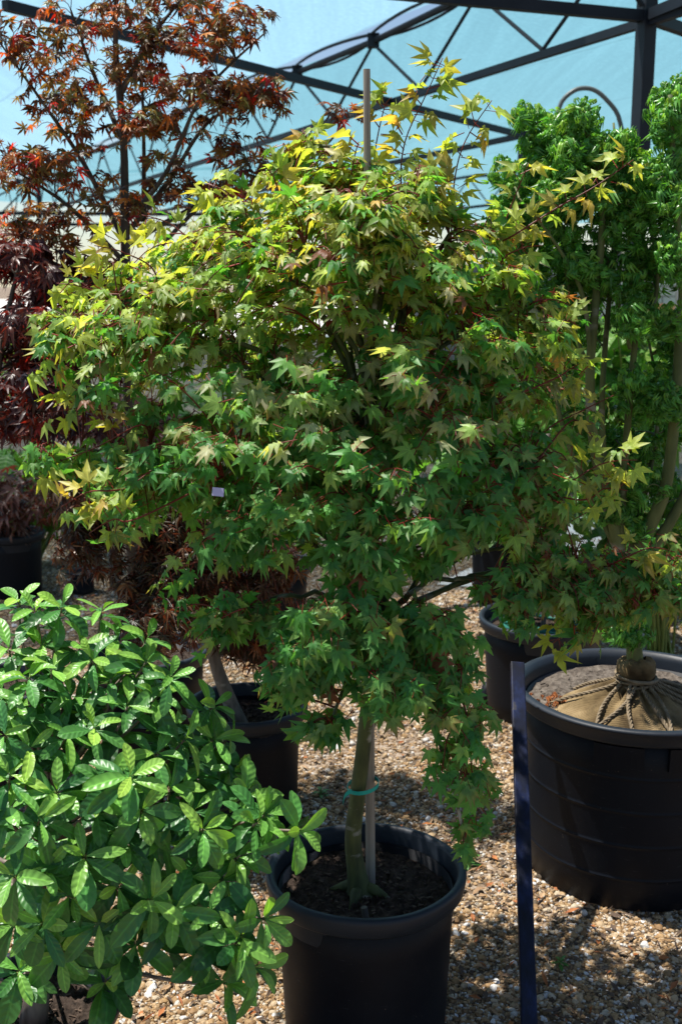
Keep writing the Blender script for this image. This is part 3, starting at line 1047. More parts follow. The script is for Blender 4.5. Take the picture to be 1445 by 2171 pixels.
class Foliage:
    def __init__(s, temps):
        s.temps = temps
        s.t, s.p, s.d, s.n, s.s, s.c = [], [], [], [], [], []
    def add(s, p, d, n, size, col, t=None):
        s.t.append(rnd.randrange(len(s.temps)) if t is None else t)
        s.p.append(tuple(p)); s.d.append(tuple(d)); s.n.append(tuple(n)); s.s.append(size); s.c.append(col)
    def finish(s, parent, mats, singles=300, cell=22, leaf_name="leaf"):
        base = np.array(parent["_base"])
        t = np.array(s.t); p = np.array(s.p); d = np.array(s.d); n = np.array(s.n); sz = np.array(s.s); c = np.array(s.c)
        d /= np.linalg.norm(d, axis=1)[:, None] + 1e-9
        n = n - d * np.sum(n * d, 1)[:, None]
        n /= np.linalg.norm(n, axis=1)[:, None] + 1e-9
        x = np.cross(d, n)
        mat = np.stack([x * rng.uniform(.72, 1.12, len(t))[:, None], d, n * rng.uniform(.5, 1.9, len(t))[:, None]], 2) * sz[:, None, None]
        # the leaves that show largest become objects of their own
        px, py, f = project(p)
        infr = (px > 0) & (px < W0) & (py > 0) & (py < H0)
        best = {}
        for i in np.argsort(f):
            if not infr[i]:
                continue
            k = (int(px[i] // cell), int(py[i] // cell))
            if k not in best:
                best[k] = i
        view = p - np.array([0, 0, CAM_H])
        view /= np.linalg.norm(view, axis=1)[:, None]
        face = np.abs(np.sum(view * n, 1)) * .8 + .2
        cand = sorted(best.values(), key=lambda i: -sz[i] / f[i] * face[i])[:singles]
        meshes = []
        for k, L in enumerate(s.temps):
            me = bpy.data.meshes.new(leaf_name)
            me.from_pydata([tuple(q) for q in L.v], [], [tuple(q) for q in L.f])
            for mt in mats:
                me.materials.append(mt)
            me.polygons.foreach_set("material_index", L.m.astype(np.int32))
            me.polygons.foreach_set("use_smooth", np.ones(len(L.f), bool))
            a = me.attributes.new("col", 'FLOAT_COLOR', 'POINT'); a.data.foreach_set("color", np.ones(len(L.v) * 4, np.float32))
            a = me.attributes.new("mask", 'FLOAT', 'POINT'); a.data.foreach_set("value", L.mask.astype(np.float32))
            a = me.attributes.new("vein", 'FLOAT', 'POINT'); a.data.foreach_set("value", L.vein.astype(np.float32))
            meshes.append(me)
        for i in cand:
            o = bpy.data.objects.new(leaf_name, meshes[t[i]])
            q = Matrix([[mat[i][a_][b_] for b_ in range(3)] for a_ in range(3)]).to_4x4()
            q.translation = Vector(p[i] - base)
            o.parent = parent
            o.matrix_local = q
            o.color = tuple(c[i])
            COL.objects.link(o)
        rest = np.ones(len(t), bool)
        rest[cand] = False
        V, F, A, MK, VN, MI, off = [], [], [], [], [], [], 0
        for k, L in enumerate(s.temps):
            idx = np.where(rest & (t == k))[0]
            if not len(idx):
                continue
            vv = np.einsum('nij,vj->nvi', mat[idx], L.v) + (p[idx] - base)[:, None, :]
            nv = len(L.v)
            V.append(vv.reshape(-1, 3))
            F.append((L.f[None] + (np.arange(len(idx)) * nv)[:, None, None] + off).reshape(-1, 3))
            A.append(np.repeat(c[idx], nv, 0))
            MK.append(np.tile(L.mask, len(idx))); VN.append(np.tile(L.vein, len(idx))); MI.append(np.tile(L.m, len(idx)))
            off += nv * len(idx)
        if V:
            V, F, A, MK, VN, MI = (np.concatenate(q) for q in (V, F, A, MK, VN, MI))
            me = bpy.data.meshes.new("foliage")
            me.vertices.add(len(V)); me.vertices.foreach_set("co", V.astype(np.float32).ravel())
            me.loops.add(len(F) * 3); me.loops.foreach_set("vertex_index", F.astype(np.int32).ravel())
            me.polygons.add(len(F)); me.polygons.foreach_set("loop_start", (np.arange(len(F)) * 3).astype(np.int32))
            for mt in mats:
                me.materials.append(mt)
            me.polygons.foreach_set("material_index", MI.astype(np.int32))
            me.polygons.foreach_set("use_smooth", np.ones(len(F), bool))
            a = me.attributes.new("col", 'FLOAT_COLOR', 'POINT'); a.data.foreach_set("color", A.astype(np.float32).ravel())
            a = me.attributes.new("mask", 'FLOAT', 'POINT'); a.data.foreach_set("value", MK.astype(np.float32))
            a = me.attributes.new("vein", 'FLOAT', 'POINT'); a.data.foreach_set("value", VN.astype(np.float32))
            me.update(calc_edges=True)
            me.validate()
            o = bpy.data.objects.new("foliage", me)
            COL.objects.link(o)
            o.parent = parent
            o["kind"] = "stuff"
        print(parent.name, "leaves", len(t), "single", len(cand))

def rv(s=1.0):
    return Vector((rnd.gauss(0, s), rnd.gauss(0, s), rnd.gauss(0, s)))

def in_blob(bl, shell=2.0):
    cx, cy, rx, ry, r, rd = bl[:6]
    while True:
        q = Vector((rnd.gauss(0, 1), rnd.gauss(0, 1), rnd.gauss(0, 1)))
        if q.length > .1:
            break
    q = q.normalized() * (rnd.random() ** (1 / shell))
    return P(cx + q.x * rx, cy - q.z * ry, r + q.y * rd)

def nearest_on(pts, p, down=0.3):
    best, bi = 1e9, 0
    for i, a in enumerate(pts):
        d = (a - p).length + max(0, a.z - p.z) * down
        if d < best:
            best, bi = d, i
    return bi

def vary(c, s=.18):
    k = math.exp(rnd.gauss(0, s))
    return (c[0] * k * math.exp(rnd.gauss(0, s * .5)), c[1] * k, c[2] * k)

def lerp3(a, b, t):
    return tuple(x + (y - x) * t for x, y in zip(a, b))

# ------------------------------------------------------------------ the staked green maple
def green_maple():
    base = Vector((POT1[0] - .012, POT1[1] + .0, .335))
    e = thing("maple_tree", base, "green Japanese maple tied to a wooden stake, yellow new growth on top", "tree")
    D = 2.36
    tr = [Vector((base.x, base.y, .325)), P(757, 1860, D), P(748, 1780, D), P(757, 1690, D), P(768, 1600, D), P(778, 1500, D), P(790, 1380, D + .01), P(798, 1240, D + .02), P(790, 1100, D + .03), P(800, 950, D + .04), P(785, 800, D + .05), P(800, 640, D + .05), P(790, 520, D + .05)]
    line = smooth_line(tr, 4)
    k = len(line)
    rad = []
    for i in range(k):
        f = i / (k - 1)
        rad.append(.0165 * (1 - f) ** .7 + .004 + (.024 * math.exp(-((f) * 20) ** 1.2)))
    b = MB(); b.tube(line, rad, 14)
    # root flare
    for a in (-.35, 2.9, -1.9):
        d = Vector((math.cos(a), math.sin(a), 0))
        b.tube([line[1] + d * .008 + Vector((0, 0, .02)), Vector((base.x, base.y, .350)) + d * .035, Vector((base.x, base.y, .335)) + d * .075], [.016, .013, .003], 8)
    b.build("trunk", M['bark_green'], e, smooth=True)
    blobs = [  # cx, cy, rx, ry, r, depth radius, twigs
        (640, 690, 410, 240, 2.55, .50, 240), (265, 740, 165, 140, 2.45, .33, 80), (450, 560, 215, 110, 2.5, .35, 80), (310, 1030, 150, 110, 2.35, .25, 56),
        (560, 960, 300, 170, 2.28, .30, 108), (820, 900, 260, 230, 2.30, .32, 100), (1060, 760, 150, 230, 2.50, .35, 95), (950, 590, 160, 100, 2.5, .35, 50),
        (1100, 1030, 140, 110, 2.35, .22, 55), (1310, 1235, 190, 75, 2.45, .16, 74), (1170, 1200, 90, 90, 2.42, .14, 26), (700, 1350, 150, 80, 2.12, .16, 52), (490, 1320, 100, 45, 2.2, .10, 18),
        (640, 1420, 80, 70, 2.1, .10, 22), (880, 1360, 115, 110, 2.2, .18, 38), (900, 1180, 110, 60, 2.25, .15, 7), (960, 1440, 85, 90, 2.17, .14, 15), (990, 1650, 60, 150, 2.14, .12, 9),
        (820, 1470, 90, 70, 2.08, .10, 20), (700, 455, 260, 75, 2.48, .28, 70), (760, 390, 150, 55, 2.45, .18, 30), (620, 340, 60, 50, 2.5, .1, 8), (880, 430, 130, 60, 2.4, .18, 24), (760, 1085, 330, 60, 2.2, .22, 34), (110, 980, 50, 30, 2.35, .06, 6), (700, 1550, 60, 25, 2.10, .05, 5), (985, 1780, 35, 25, 2.12, .03, 2), (790, 530, 150, 100, 2.25, .14, 50), (765, 1190, 75, 110, 2.14, .08, 24), (540, 1150, 150, 70, 2.22, .15, 20), (1240, 1270, 140, 80, 2.36, .12, 40), (1390, 1240, 90, 80, 2.36, .12, 34), (960, 1130, 120, 60, 2.25, .15, 7), (1140, 680, 60, 80, 2.45, .18, 16), (1040, 520, 70, 40, 2.5, .2, 8), (130, 710, 70, 35, 2.4, .14, 10), (975, 1540, 70, 90, 2.15, .12, 7), (1090, 1270, 70, 80, 2.3, .1, 14), (780, 480, 70, 60, 2.2, .06, 14)]
    limbs = []
    ax = [q for q in line]
    for bi, bl in enumerate(blobs):
        c = P(bl[0], bl[1], bl[4])
        n_l = 7 if bi == 0 else (3 if bl[6] > 80 else 1)
        for q in range(n_l):
            tgt = c if n_l == 1 else in_blob((bl[0], bl[1], bl[2] * .75, bl[3] * .7, bl[4], bl[5] * .75))
            hz = min(max(tgt.z - rnd.uniform(.15, .5), .95), 1.65)
            i0 = min(range(len(ax)), key=lambda i: abs(ax[i].z - hz))
            s_ = ax[i0]
            ctrl = Vector((s_.x * .55 + tgt.x * .45, s_.y * .55 + tgt.y * .45, max(s_.z, tgt.z) + .12))
            pl = bez(s_, ctrl, tgt, 12)
            pl = [q2 + rv(.006) if 0 < ii < 11 else q2 for ii, q2 in enumerate(pl)]
            limbs.append(pl)
    lp = [(q, li, i) for li, pl in enumerate(limbs) for i, q in enumerate(pl) if i > 1]
    pts = [a for a, _, _ in lp]
    twigs = {}
    fol = Foliage(T_MAPLE + T_YOUNG)
    NM = len(T_MAPLE)
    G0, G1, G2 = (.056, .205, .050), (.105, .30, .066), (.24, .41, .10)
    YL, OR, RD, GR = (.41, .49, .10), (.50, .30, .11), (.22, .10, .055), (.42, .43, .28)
    def leaf_at(p, tw, o_, young, size, low):
        up = Vector((0, 0, 1))
        a_ = max(0.05, min(1.0, (1.78 - p.z) / .55))           # lower leaves face outwards
        nrm = up * (1.15 - .55 * a_) + o_ * (.25 + .35 * a_) + Vector((0, -1, 0)) * .75 * a_ + rv(.36)
        side = tw.cross(up)
        side = side.normalized() if side.length > 1e-3 else Vector((1, 0, 0))
        d = o_ * .45 - up * (.12 + .62 * a_) + side * rnd.choice((-1, 1)) * rnd.uniform(.15, 1.1) + tw * .25 + rv(.30)
        h = p.z
        if young:
            c = lerp3(YL, OR, max(0, rnd.gauss(.12, .25))); tipa = rnd.uniform(0, .45); t = NM + rnd.randrange(len(T_YOUNG))
        else:
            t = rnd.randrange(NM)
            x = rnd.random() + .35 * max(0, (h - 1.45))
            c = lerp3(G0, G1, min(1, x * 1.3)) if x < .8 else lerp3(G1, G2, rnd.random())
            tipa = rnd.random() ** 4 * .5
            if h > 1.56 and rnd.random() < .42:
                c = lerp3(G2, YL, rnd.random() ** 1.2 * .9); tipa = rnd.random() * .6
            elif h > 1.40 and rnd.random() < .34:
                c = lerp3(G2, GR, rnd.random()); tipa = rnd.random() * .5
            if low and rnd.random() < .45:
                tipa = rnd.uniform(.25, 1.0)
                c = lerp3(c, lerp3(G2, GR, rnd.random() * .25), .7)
            if rnd.random() < .018:
                c = RD; tipa = .6
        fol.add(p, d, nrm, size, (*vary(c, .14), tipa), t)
    for bi, bl in enumerate(blobs):
        for q in range(bl[6]):
            tip = in_blob(bl, 2.3)
            i = nearest_on(pts, tip, .5)
            a0, li, ii = lp[i]
            L = (tip - a0).length
            outv = Vector((tip.x - ax[0].x, tip.y - (ax[0].y + .05), 0))
            o_ = outv.normalized() if outv.length > .01 else Vector((0, -1, 0))
            if L > .34:
                a0 = tip + (a0 - tip) * (.34 / L) * 1.0 if False else a0
            ctrl = (a0 + tip) / 2 + Vector((0, 0, .05 + .12 * L)) + rv(.012)
            pl = bez(a0, ctrl, tip, 7)
            twigs.setdefault(li, []).append(pl)
            low = (tip.x > .35 and tip.z < 1.35) or (tip.z < 1.5 and rnd.random() < .3)
            nl = rnd.choice((5, 6, 6, 7, 8))
            top = tip.z > 1.74
            for k2 in range(nl):
                f = 1 - (k2 // 2) * .16 - rnd.uniform(0, .05)
                f = max(.15, f)
                j = min(5, int(f * 6)); ff = f * 6 - j
                pp = pl[j].lerp(pl[j + 1], ff)
                tw = (pl[j + 1] - pl[j]).normalized()
                yg = top and f > .82 and rnd.random() < .60
                sd = tw.cross(Vector((0, 0, 1)))
                sd = (sd.normalized() if sd.length > .01 else Vector((1, 0, 0))) * rnd.choice((-1, 1))
                pp = pp + sd * rnd.uniform(.012, .028) + rv(.006) - Vector((0, 0, .006))
                s_ = rnd.uniform(.027, .044) * (.9 if yg else 1.0) * (.85 if bi in (9, 10, 16, 22) else 1)
                leaf_at(pp, tw, o_, yg, s_, low)
    # long shoots that stand clear of the crown
    shoots = [([(865, 530), (850, 400), (858, 300), (905, 195), (938, 122)], 2.45, 17), ([(955, 520), (962, 390), (985, 300), (1042, 212)], 2.45, 12), ([(1085, 500), (1180, 440), (1260, 395), (1342, 338)], 2.40, 9),
              ([(640, 470), (668, 370), (640, 275)], 2.5, 8), ([(800, 480), (790, 360), (812, 235), (830, 205)], 2.5, 9), ([(700, 480), (705, 380), (690, 300)], 2.45, 6), ([(1050, 520), (1085, 430), (1120, 345)], 2.5, 7),
              ([(1150, 920), (1235, 870), (1300, 838)], 2.42, 5), ([(1160, 1050), (1270, 985), (1350, 975)], 2.3, 8), ([(1170, 700), (1200, 680), (1225, 690)], 2.4, 5), ([(300, 900), (200, 950), (75, 995)], 2.3, 7),
              ([(1100, 1230), (1160, 1140), (1245, 1085)], 2.4, 8), ([(430, 470), (440, 420), (445, 385)], 2.5, 5), ([(250, 560), (190, 600), (150, 585)], 2.45, 6), ([(180, 700), (110, 690), (80, 695)], 2.4, 6), ([(880, 480), (900, 400), (930, 370)], 2.4, 6),
              ([(560, 1400), (580, 1450), (560, 1475)], 2.08, 4), ([(1230, 1330), (1190, 1350), (1165, 1370)], 2.35, 4), ([(985, 1500), (1000, 1640), (1010, 1760)], 2.12, 8)]
    for x0, y0, x1, y1 in ((420, 520, 300, 455), (330, 580, 200, 520), (250, 650, 120, 600), (200, 800, 60, 770), (230, 880, 90, 880), (240, 1040, 130, 1075), (290, 1100, 190, 1130), (420, 1190, 330, 1260), (520, 1290, 400, 1370), (480, 1300, 370, 1290),
                           (1060, 560, 1150, 520), (1130, 640, 1230, 660), (1180, 800, 1240, 790), (1200, 900, 1260, 930), (1230, 1060, 1330, 1040), (1330, 1180, 1430, 1170), (1380, 1260, 1450, 1290), (1290, 1290, 1250, 1370), (600, 430, 560, 350), (520, 450, 440, 390), (740, 400, 760, 300), (910, 440, 960, 380), (650, 1480, 560, 1490), (950, 1560, 930, 1690), (1000, 1580, 1040, 1700)):
        shoots.append(([(x0, y0), ((x0 + x1) / 2, (y0 + y1) / 2 - 14), (x1, y1)], 2.42 if y0 < 950 else (2.3 if x0 > 1000 else 2.14), 5))
    for pxs, r, nl in shoots:
        sb = MB()
        w = [P(x, y, r + rnd.uniform(-.01, .01)) for x, y in pxs]
        i = nearest_on(pts, w[0], .3)
        pl = smooth_line([pts[i]] + w, 5)
        n_ = len(pl)
        sb.tube(pl, [.0024 * (1 - .65 * k2 / n_) for k2 in range(n_)], 5)
        sb.build("shoot", M['twig_red'], e, smooth=True)
        st = 5
        upper = w[-1].z > 1.66 or (pxs[0][0] > 1100 and rnd.random() < .5) or pxs[0][0] < 310
        nl = int(nl * 1.7)
        for k2 in range(nl):
            f = 1 - k2 / nl * .95
            j = min(n_ - 2, st + int(f * (n_ - 1 - st)))
            tw = (pl[j + 1] - pl[j]).normalized()
            sd = tw.cross(Vector((0, -1, .3))).normalized() * (1 if k2 % 2 else -1)
            p_ = pl[j] + sd * rnd.uniform(.012, .026) + rv(.004)
            if upper and rnd.random() < .85:
                d = sd * .8 + tw * .35 + Vector((0, 0, -.15)) + rv(.25)
                nn = Vector((0, -.55, .75)) + rv(.4)
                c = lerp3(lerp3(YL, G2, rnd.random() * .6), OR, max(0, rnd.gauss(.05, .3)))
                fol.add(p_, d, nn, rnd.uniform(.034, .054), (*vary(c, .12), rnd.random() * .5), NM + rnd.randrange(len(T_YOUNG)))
            else:
                leaf_at(p_, tw, sd, False, rnd.uniform(.026, .036), True)
    for li, pl in enumerate(limbs):
        b = MB()
        n_ = len(pl)
        b.tube(pl, [.0065 * (1 - .62 * k2 / n_) + .0006 for k2 in range(n_)], 6)
        for tw in twigs.get(li, []):
            b.tube(tw, [.0021 * (1 - .6 * k2 / 7) for k2 in range(7)], 4, m=1, caps=False)
        b.build("branch", [M['bark_green'], M['twig_red']], e, smooth=True)
    fol.finish(e, [M['maple'], M['petiole']], 300, 24)
    return line
maple_line = green_maple()

# stake and tie
st = MB()
p0, p1 = P(783, 1872, 2.335), P(777, 146, 2.335)
p0.y = 2.395; p1.y = 2.395
p0 = P(785, 1880, 2.395); p1 = P(777, 146, 2.395)
p0.z = .33
st.tube([p0, p0.lerp(p1, .3), p0.lerp(p1, .6), p1], [.0115, .0105, .0085, .0072], 10)
tag(st.build("wooden_stake", M['stake'], smooth=False, origin=p0), "weathered wooden stake rising through the green maple", "stake")
_z = P(772, 1662, 2.38).z
tl = min(maple_line, key=lambda q: abs(q.z - _z))
ts = p0.lerp(p1, (_z - p0.z) / (p1.z - p0.z))
tp = Vector(((tl.x + ts.x) / 2 - .003, (tl.y + ts.y) / 2 - .004, _z))
tb = MB()
def strip(pts, w, th=.0008):
    vs, fs = [], []
    for q in pts:
        vs += [q + Vector((0, 0, w / 2)), q - Vector((0, 0, w / 2))]
    for i in range(len(pts) - 1):
        fs.append((2 * i, 2 * i + 1, 2 * i + 3, 2 * i + 2))
    return vs, fs
loop = []
for k in range(25):
    a = 2 * math.pi * k / 24
    loop.append(tp + Vector((.036 * math.cos(a), .042 * math.sin(a), .006 * math.cos(a))))
tb.add(*strip(loop, .009))
tb.add(*strip(smooth_line([tp + Vector((-.026, -.033, .001)), tp + Vector((-.040, -.038, -.006)), tp + Vector((-.045, -.038, -.026))], 3), .010))
tie = tb.build("plant_tie", M['tie'], origin=tp)
md = tie.modifiers.new("thickness", 'SOLIDIFY'); md.thickness = .0012
tag(tie, "teal plastic tie around the green trunk and stake", "plant tie")

# ------------------------------------------------------------------ generic maple with given limbs and blobs
def maple(base, label, trunk, trad, limbs, blobs, temps, mats, bark, colour, size, per=(5, 8), singles=300, cell=20, flat=.8, twig_r=.0018, twig_mat=None, group=None, droop=.2, name="maple_tree", spread=.02):
    e = thing(name, base, label, "tree", group)
    b = MB()
    line = smooth_line(trunk, 4)
    b.tube(line, [trad * (1 - .8 * i / len(line)) for i in range(len(line))], 12)
    b.build("trunk", bark, e, smooth=True)
    L = [smooth_line(l, 4) for l in limbs]
    allp = [(q, li, i) for li, l in enumerate([line] + L) for i, q in enumerate(l) if li > 0 or i > len(line) * .35]
    pts = [a for a, _, _ in allp]
    bb = [MB() for _ in range(len(L) + 1)]
    for li, l in enumerate(L):
        bb[li + 1].tube(l, [max(.0022, trad * .42 * (1 - .8 * i / len(l))) for i in range(len(l))], 7)
    fol = Foliage(temps)
    for bl in blobs:
        for q in range(bl[6]):
            tip = in_blob(bl, 2.4)
            i = nearest_on(pts, tip, .6)
            a0, li, ii = allp[i]
            ln = (tip - a0).length
            ctrl = (a0 + tip) / 2 + Vector((0, 0, .04 + droop * .5 * ln)) + rv(.015)
            pl = bez(a0, ctrl, tip, 6)
            bb[li].tube(pl, [twig_r * (1 - .55 * k / 6) for k in range(6)], 4, m=1, caps=False)
            o_ = Vector((tip.x - line[0].x, tip.y - line[0].y, 0))
            o_ = o_.normalized() if o_.length > .02 else Vector((0, -1, 0))
            for k in range(rnd.randint(*per)):
                f = max(.1, 1 - (k // 2) * .17 - rnd.uniform(0, .06))
                j = min(4, int(f * 5)); pp = pl[j].lerp(pl[j + 1], f * 5 - j)
                tw = (pl[j + 1] - pl[j]).normalized()
                sd = tw.cross(Vector((0, 0, 1)))
                sd = (sd.normalized() if sd.length > .01 else Vector((1, 0, 0))) * rnd.choice((-1, 1))
                pp = pp + sd * rnd.uniform(.5, 1.2) * spread + rv(.008)
                d = sd * rnd.uniform(.3, 1) + tw * .4 + o_ * .3 - Vector((0, 0, droop * rnd.uniform(.5, 2))) + rv(.2)
                nn = Vector((0, 0, flat)) + o_ * .35 + rv(.32)
                fol.add(pp, d, nn, rnd.uniform(*size), colour(pp, f))
    for li in range(len(bb)):
        if bb[li].n:
            bb[li].build("branch", [bark, twig_mat or bark], e, smooth=True)
    fol.finish(e, mats, singles, cell)
    return e

# tall red maple at the back left
RY = 3.75
def red_col(p, f):
    x = rnd.random()
    if x < .20: c = (.13, .075, .035)
    elif x < .54: c = (.20, .18, .05)
    elif x < .70: c = (.30, .085, .025)
    elif x < .84: c = (.46, .20, .04)
    elif x < .95: c = (.06, .035, .025)
    else: c = (.48, .035, .024)
    c = (c[0] * .66, c[1] * .80, c[2] * .8)
    return (*vary(c, .25), rnd.random() * .5)
base = Vector((POT10[0], POT10[1] - .05, .33))
tr = [base, P(280, 1200, 3.85), P(272, 800, RY), P(265, 480, RY), P(262, 300, RY), P(245, 100, RY), P(250, -120, RY)]
limbs = [[P(268, 520, RY), P(180, 350, RY), P(100, 230, RY - .1), P(0, 90, RY - .15)], [P(265, 470, RY), P(350, 370, RY - .05), P(430, 200, RY - .1), P(560, 70, RY - .1)], [P(265, 500, RY), P(360, 380, RY), P(450, 250, RY), P(585, 205, RY - .1)],
         [P(268, 560, RY), P(150, 440, RY - .1), P(30, 360, RY - .2)], [P(262, 300, RY), P(200, 160, RY + .1), P(150, 20, RY)], [P(255, 200, RY), P(320, 80, RY), P(400, -20, RY)], [P(270, 600, RY), P(420, 440, RY + .05), P(530, 360, RY)],
         [P(304, 470, RY + .1), P(305, 320, RY + .1), P(300, 120, RY + .1)], [P(268, 640, RY), P(120, 560, RY - .1), P(20, 520, RY - .1)]]
blobs = [(270, 30, 200, 110, RY, .28, 48), (450, 60, 140, 75, RY - .1, .22, 30), (470, 200, 120, 55, RY - .1, .2, 30), (60, 90, 100, 80, RY - .1, .2, 17), (240, 230, 150, 120, RY, .25, 34), (60, 360, 120, 60, RY - .2, .22, 26), (400, 290, 150, 70, RY, .2, 18),
         (90, 500, 140, 80, RY - .1, .25, 34), (460, 400, 130, 40, RY, .2, 24), (540, 215, 60, 40, RY - .1, .1, 14), (735, 245, 30, 25, RY, .05, 4), (130, 180, 130, 130, RY, .25, 22), (360, 170, 120, 90, RY + .1, .2, 16), (280, 440, 170, 70, RY, .25, 22), (520, 330, 60, 30, RY, .1, 6)]
limbs.append([P(265, 520, RY), P(450, 420, RY + .05), P(640, 350, RY + .05), P(740, 250, RY)])
maple(base, "tall red leaved Japanese maple reaching up to the blue roof cloth", tr, .024, limbs, blobs, T_RED, [M['red'], M['petiole']], M['bark_dark'], red_col, (.024, .043), per=(5, 8), singles=300, cell=22, flat=.45, spread=.05)

# dark purple maple at the left edge
PY_ = 3.45
def pur_col(p, f):
    x = rnd.random()
    c = (.045, .020, .019) if x < .5 else ((.09, .034, .022) if x < .85 else (.26, .035, .02))
    return (*vary(c, .25), rnd.random() * .4)
base = Vector((POT11[0], POT11[1], .32))
tr = [base, P(-40, 1200, 3.6), P(-20, 900, PY_), P(10, 700, PY_), P(40, 560, PY_)]
limbs = [[P(-20, 900, PY_), P(60, 820, PY_ - .1), P(160, 720, PY_ - .15)], [P(10, 720, PY_), P(90, 640, PY_), P(200, 590, PY_)], [P(-20, 920, PY_), P(30, 880, PY_ - .1), P(90, 880, PY_ - .15)], [P(0, 760, PY_), P(20, 640, PY_), P(60, 520, PY_)]]
blobs = [(60, 690, 150, 80, PY_ - .05, .25, 40), (60, 830, 110, 60, PY_ - .1, .2, 30), (50, 900, 80, 40, PY_ - .15, .12, 14), (170, 610, 110, 50, PY_, .2, 24), (60, 560, 110, 50, PY_, .2, 22), (210, 720, 80, 60, PY_ + .1, .15, 20), (110, 770, 150, 90, PY_ + .15, .2, 44), (120, 890, 130, 50, PY_ + .2, .15, 26)]
maple(base, "dark purple Japanese maple at the photo's left edge", tr, .020, limbs, blobs, T_RED, [M['purple'], M['petiole']], M['bark_dark'], pur_col, (.038, .058), per=(4, 6), singles=260, cell=22, flat=.7, droop=.45, spread=.03)

# laceleaf maple with the leaning trunk
LY = 3.38
def lace_col(p, f):
    x = rnd.random()
    c = (.050, .042, .022) if x < .5 else ((.10, .055, .030) if x < .8 else (.17, .10, .04))
    return (*vary(c, .25), rnd.random() * .4)
base = Vector((POT3[0] - .005, POT3[1] - .02, .33))
tr = [P(520, 1560, LY - .02), P(488, 1490, LY), P(455, 1400, LY), P(438, 1300, LY), P(430, 1210, LY), P(400, 1130, LY)]
limbs = [[P(430, 1210, LY), P(330, 1120, LY - .1), P(200, 1110, LY - .15)], [P(432, 1230, LY), P(500, 1150, LY), P(580, 1200, LY)], [P(400, 1130, LY), P(300, 1030, LY), P(180, 1030, LY)], [P(430, 1190, LY), P(440, 1090, LY + .1), P(520, 1080, LY + .1)], [P(438, 1270, LY), P(370, 1220, LY - .15), P(330, 1290, LY - .2)]]
blobs = [(300, 1100, 190, 70, LY - .05, .25, 95), (430, 1190, 170, 90, LY, .25, 105), (550, 1240, 90, 110, LY, .15, 60), (190, 1050, 130, 55, LY - .1, .2, 50), (330, 1240, 100, 70, LY - .15, .12, 44), (170, 1180, 90, 50, LY - .1, .12, 26), (450, 1320, 70, 50, LY - .05, .1, 14), (330, 1330, 110, 70, LY - .25, .12, 40), (560, 1390, 60, 40, LY + .2, .1, 14), (560, 1330, 70, 60, LY + .05, .1, 22)]
maple(base, "low brown laceleaf maple with a leaning grey trunk", tr, .028, limbs, blobs, T_LACE, [M['purple'], M['petiole']], M['bark_grey'], lace_col, (.036, .055), per=(7, 11), singles=300, cell=20, flat=.6, droop=.6, spread=.03)

# greyish laceleaf further away
FY = 6.2
p = P(230, 900, FY)
base = Vector((p.x, FY, 0))
def far_col(p, f):
    c = lerp3((.10, .055, .05), (.16, .11, .09), rnd.random())
    return (*vary(c, .2), rnd.random() * .4)
maple(base, "hazy purple grey laceleaf maple far behind the green maple", [base, P(235, 1100, FY), P(230, 960, FY), P(225, 880, FY)], .03, [[P(230, 960, FY), P(170, 880, FY), P(110, 900, FY)], [P(230, 960, FY), P(300, 880, FY), P(360, 920, FY)]],
      [(230, 880, 140, 60, FY, .4, 90), (300, 930, 100, 60, FY, .3, 40)], T_LACE, [M['purple'], M['petiole']], M['bark_grey'], far_col, (.06, .09), per=(7, 10), singles=120, cell=16, flat=.5, droop=.6, spread=.05)

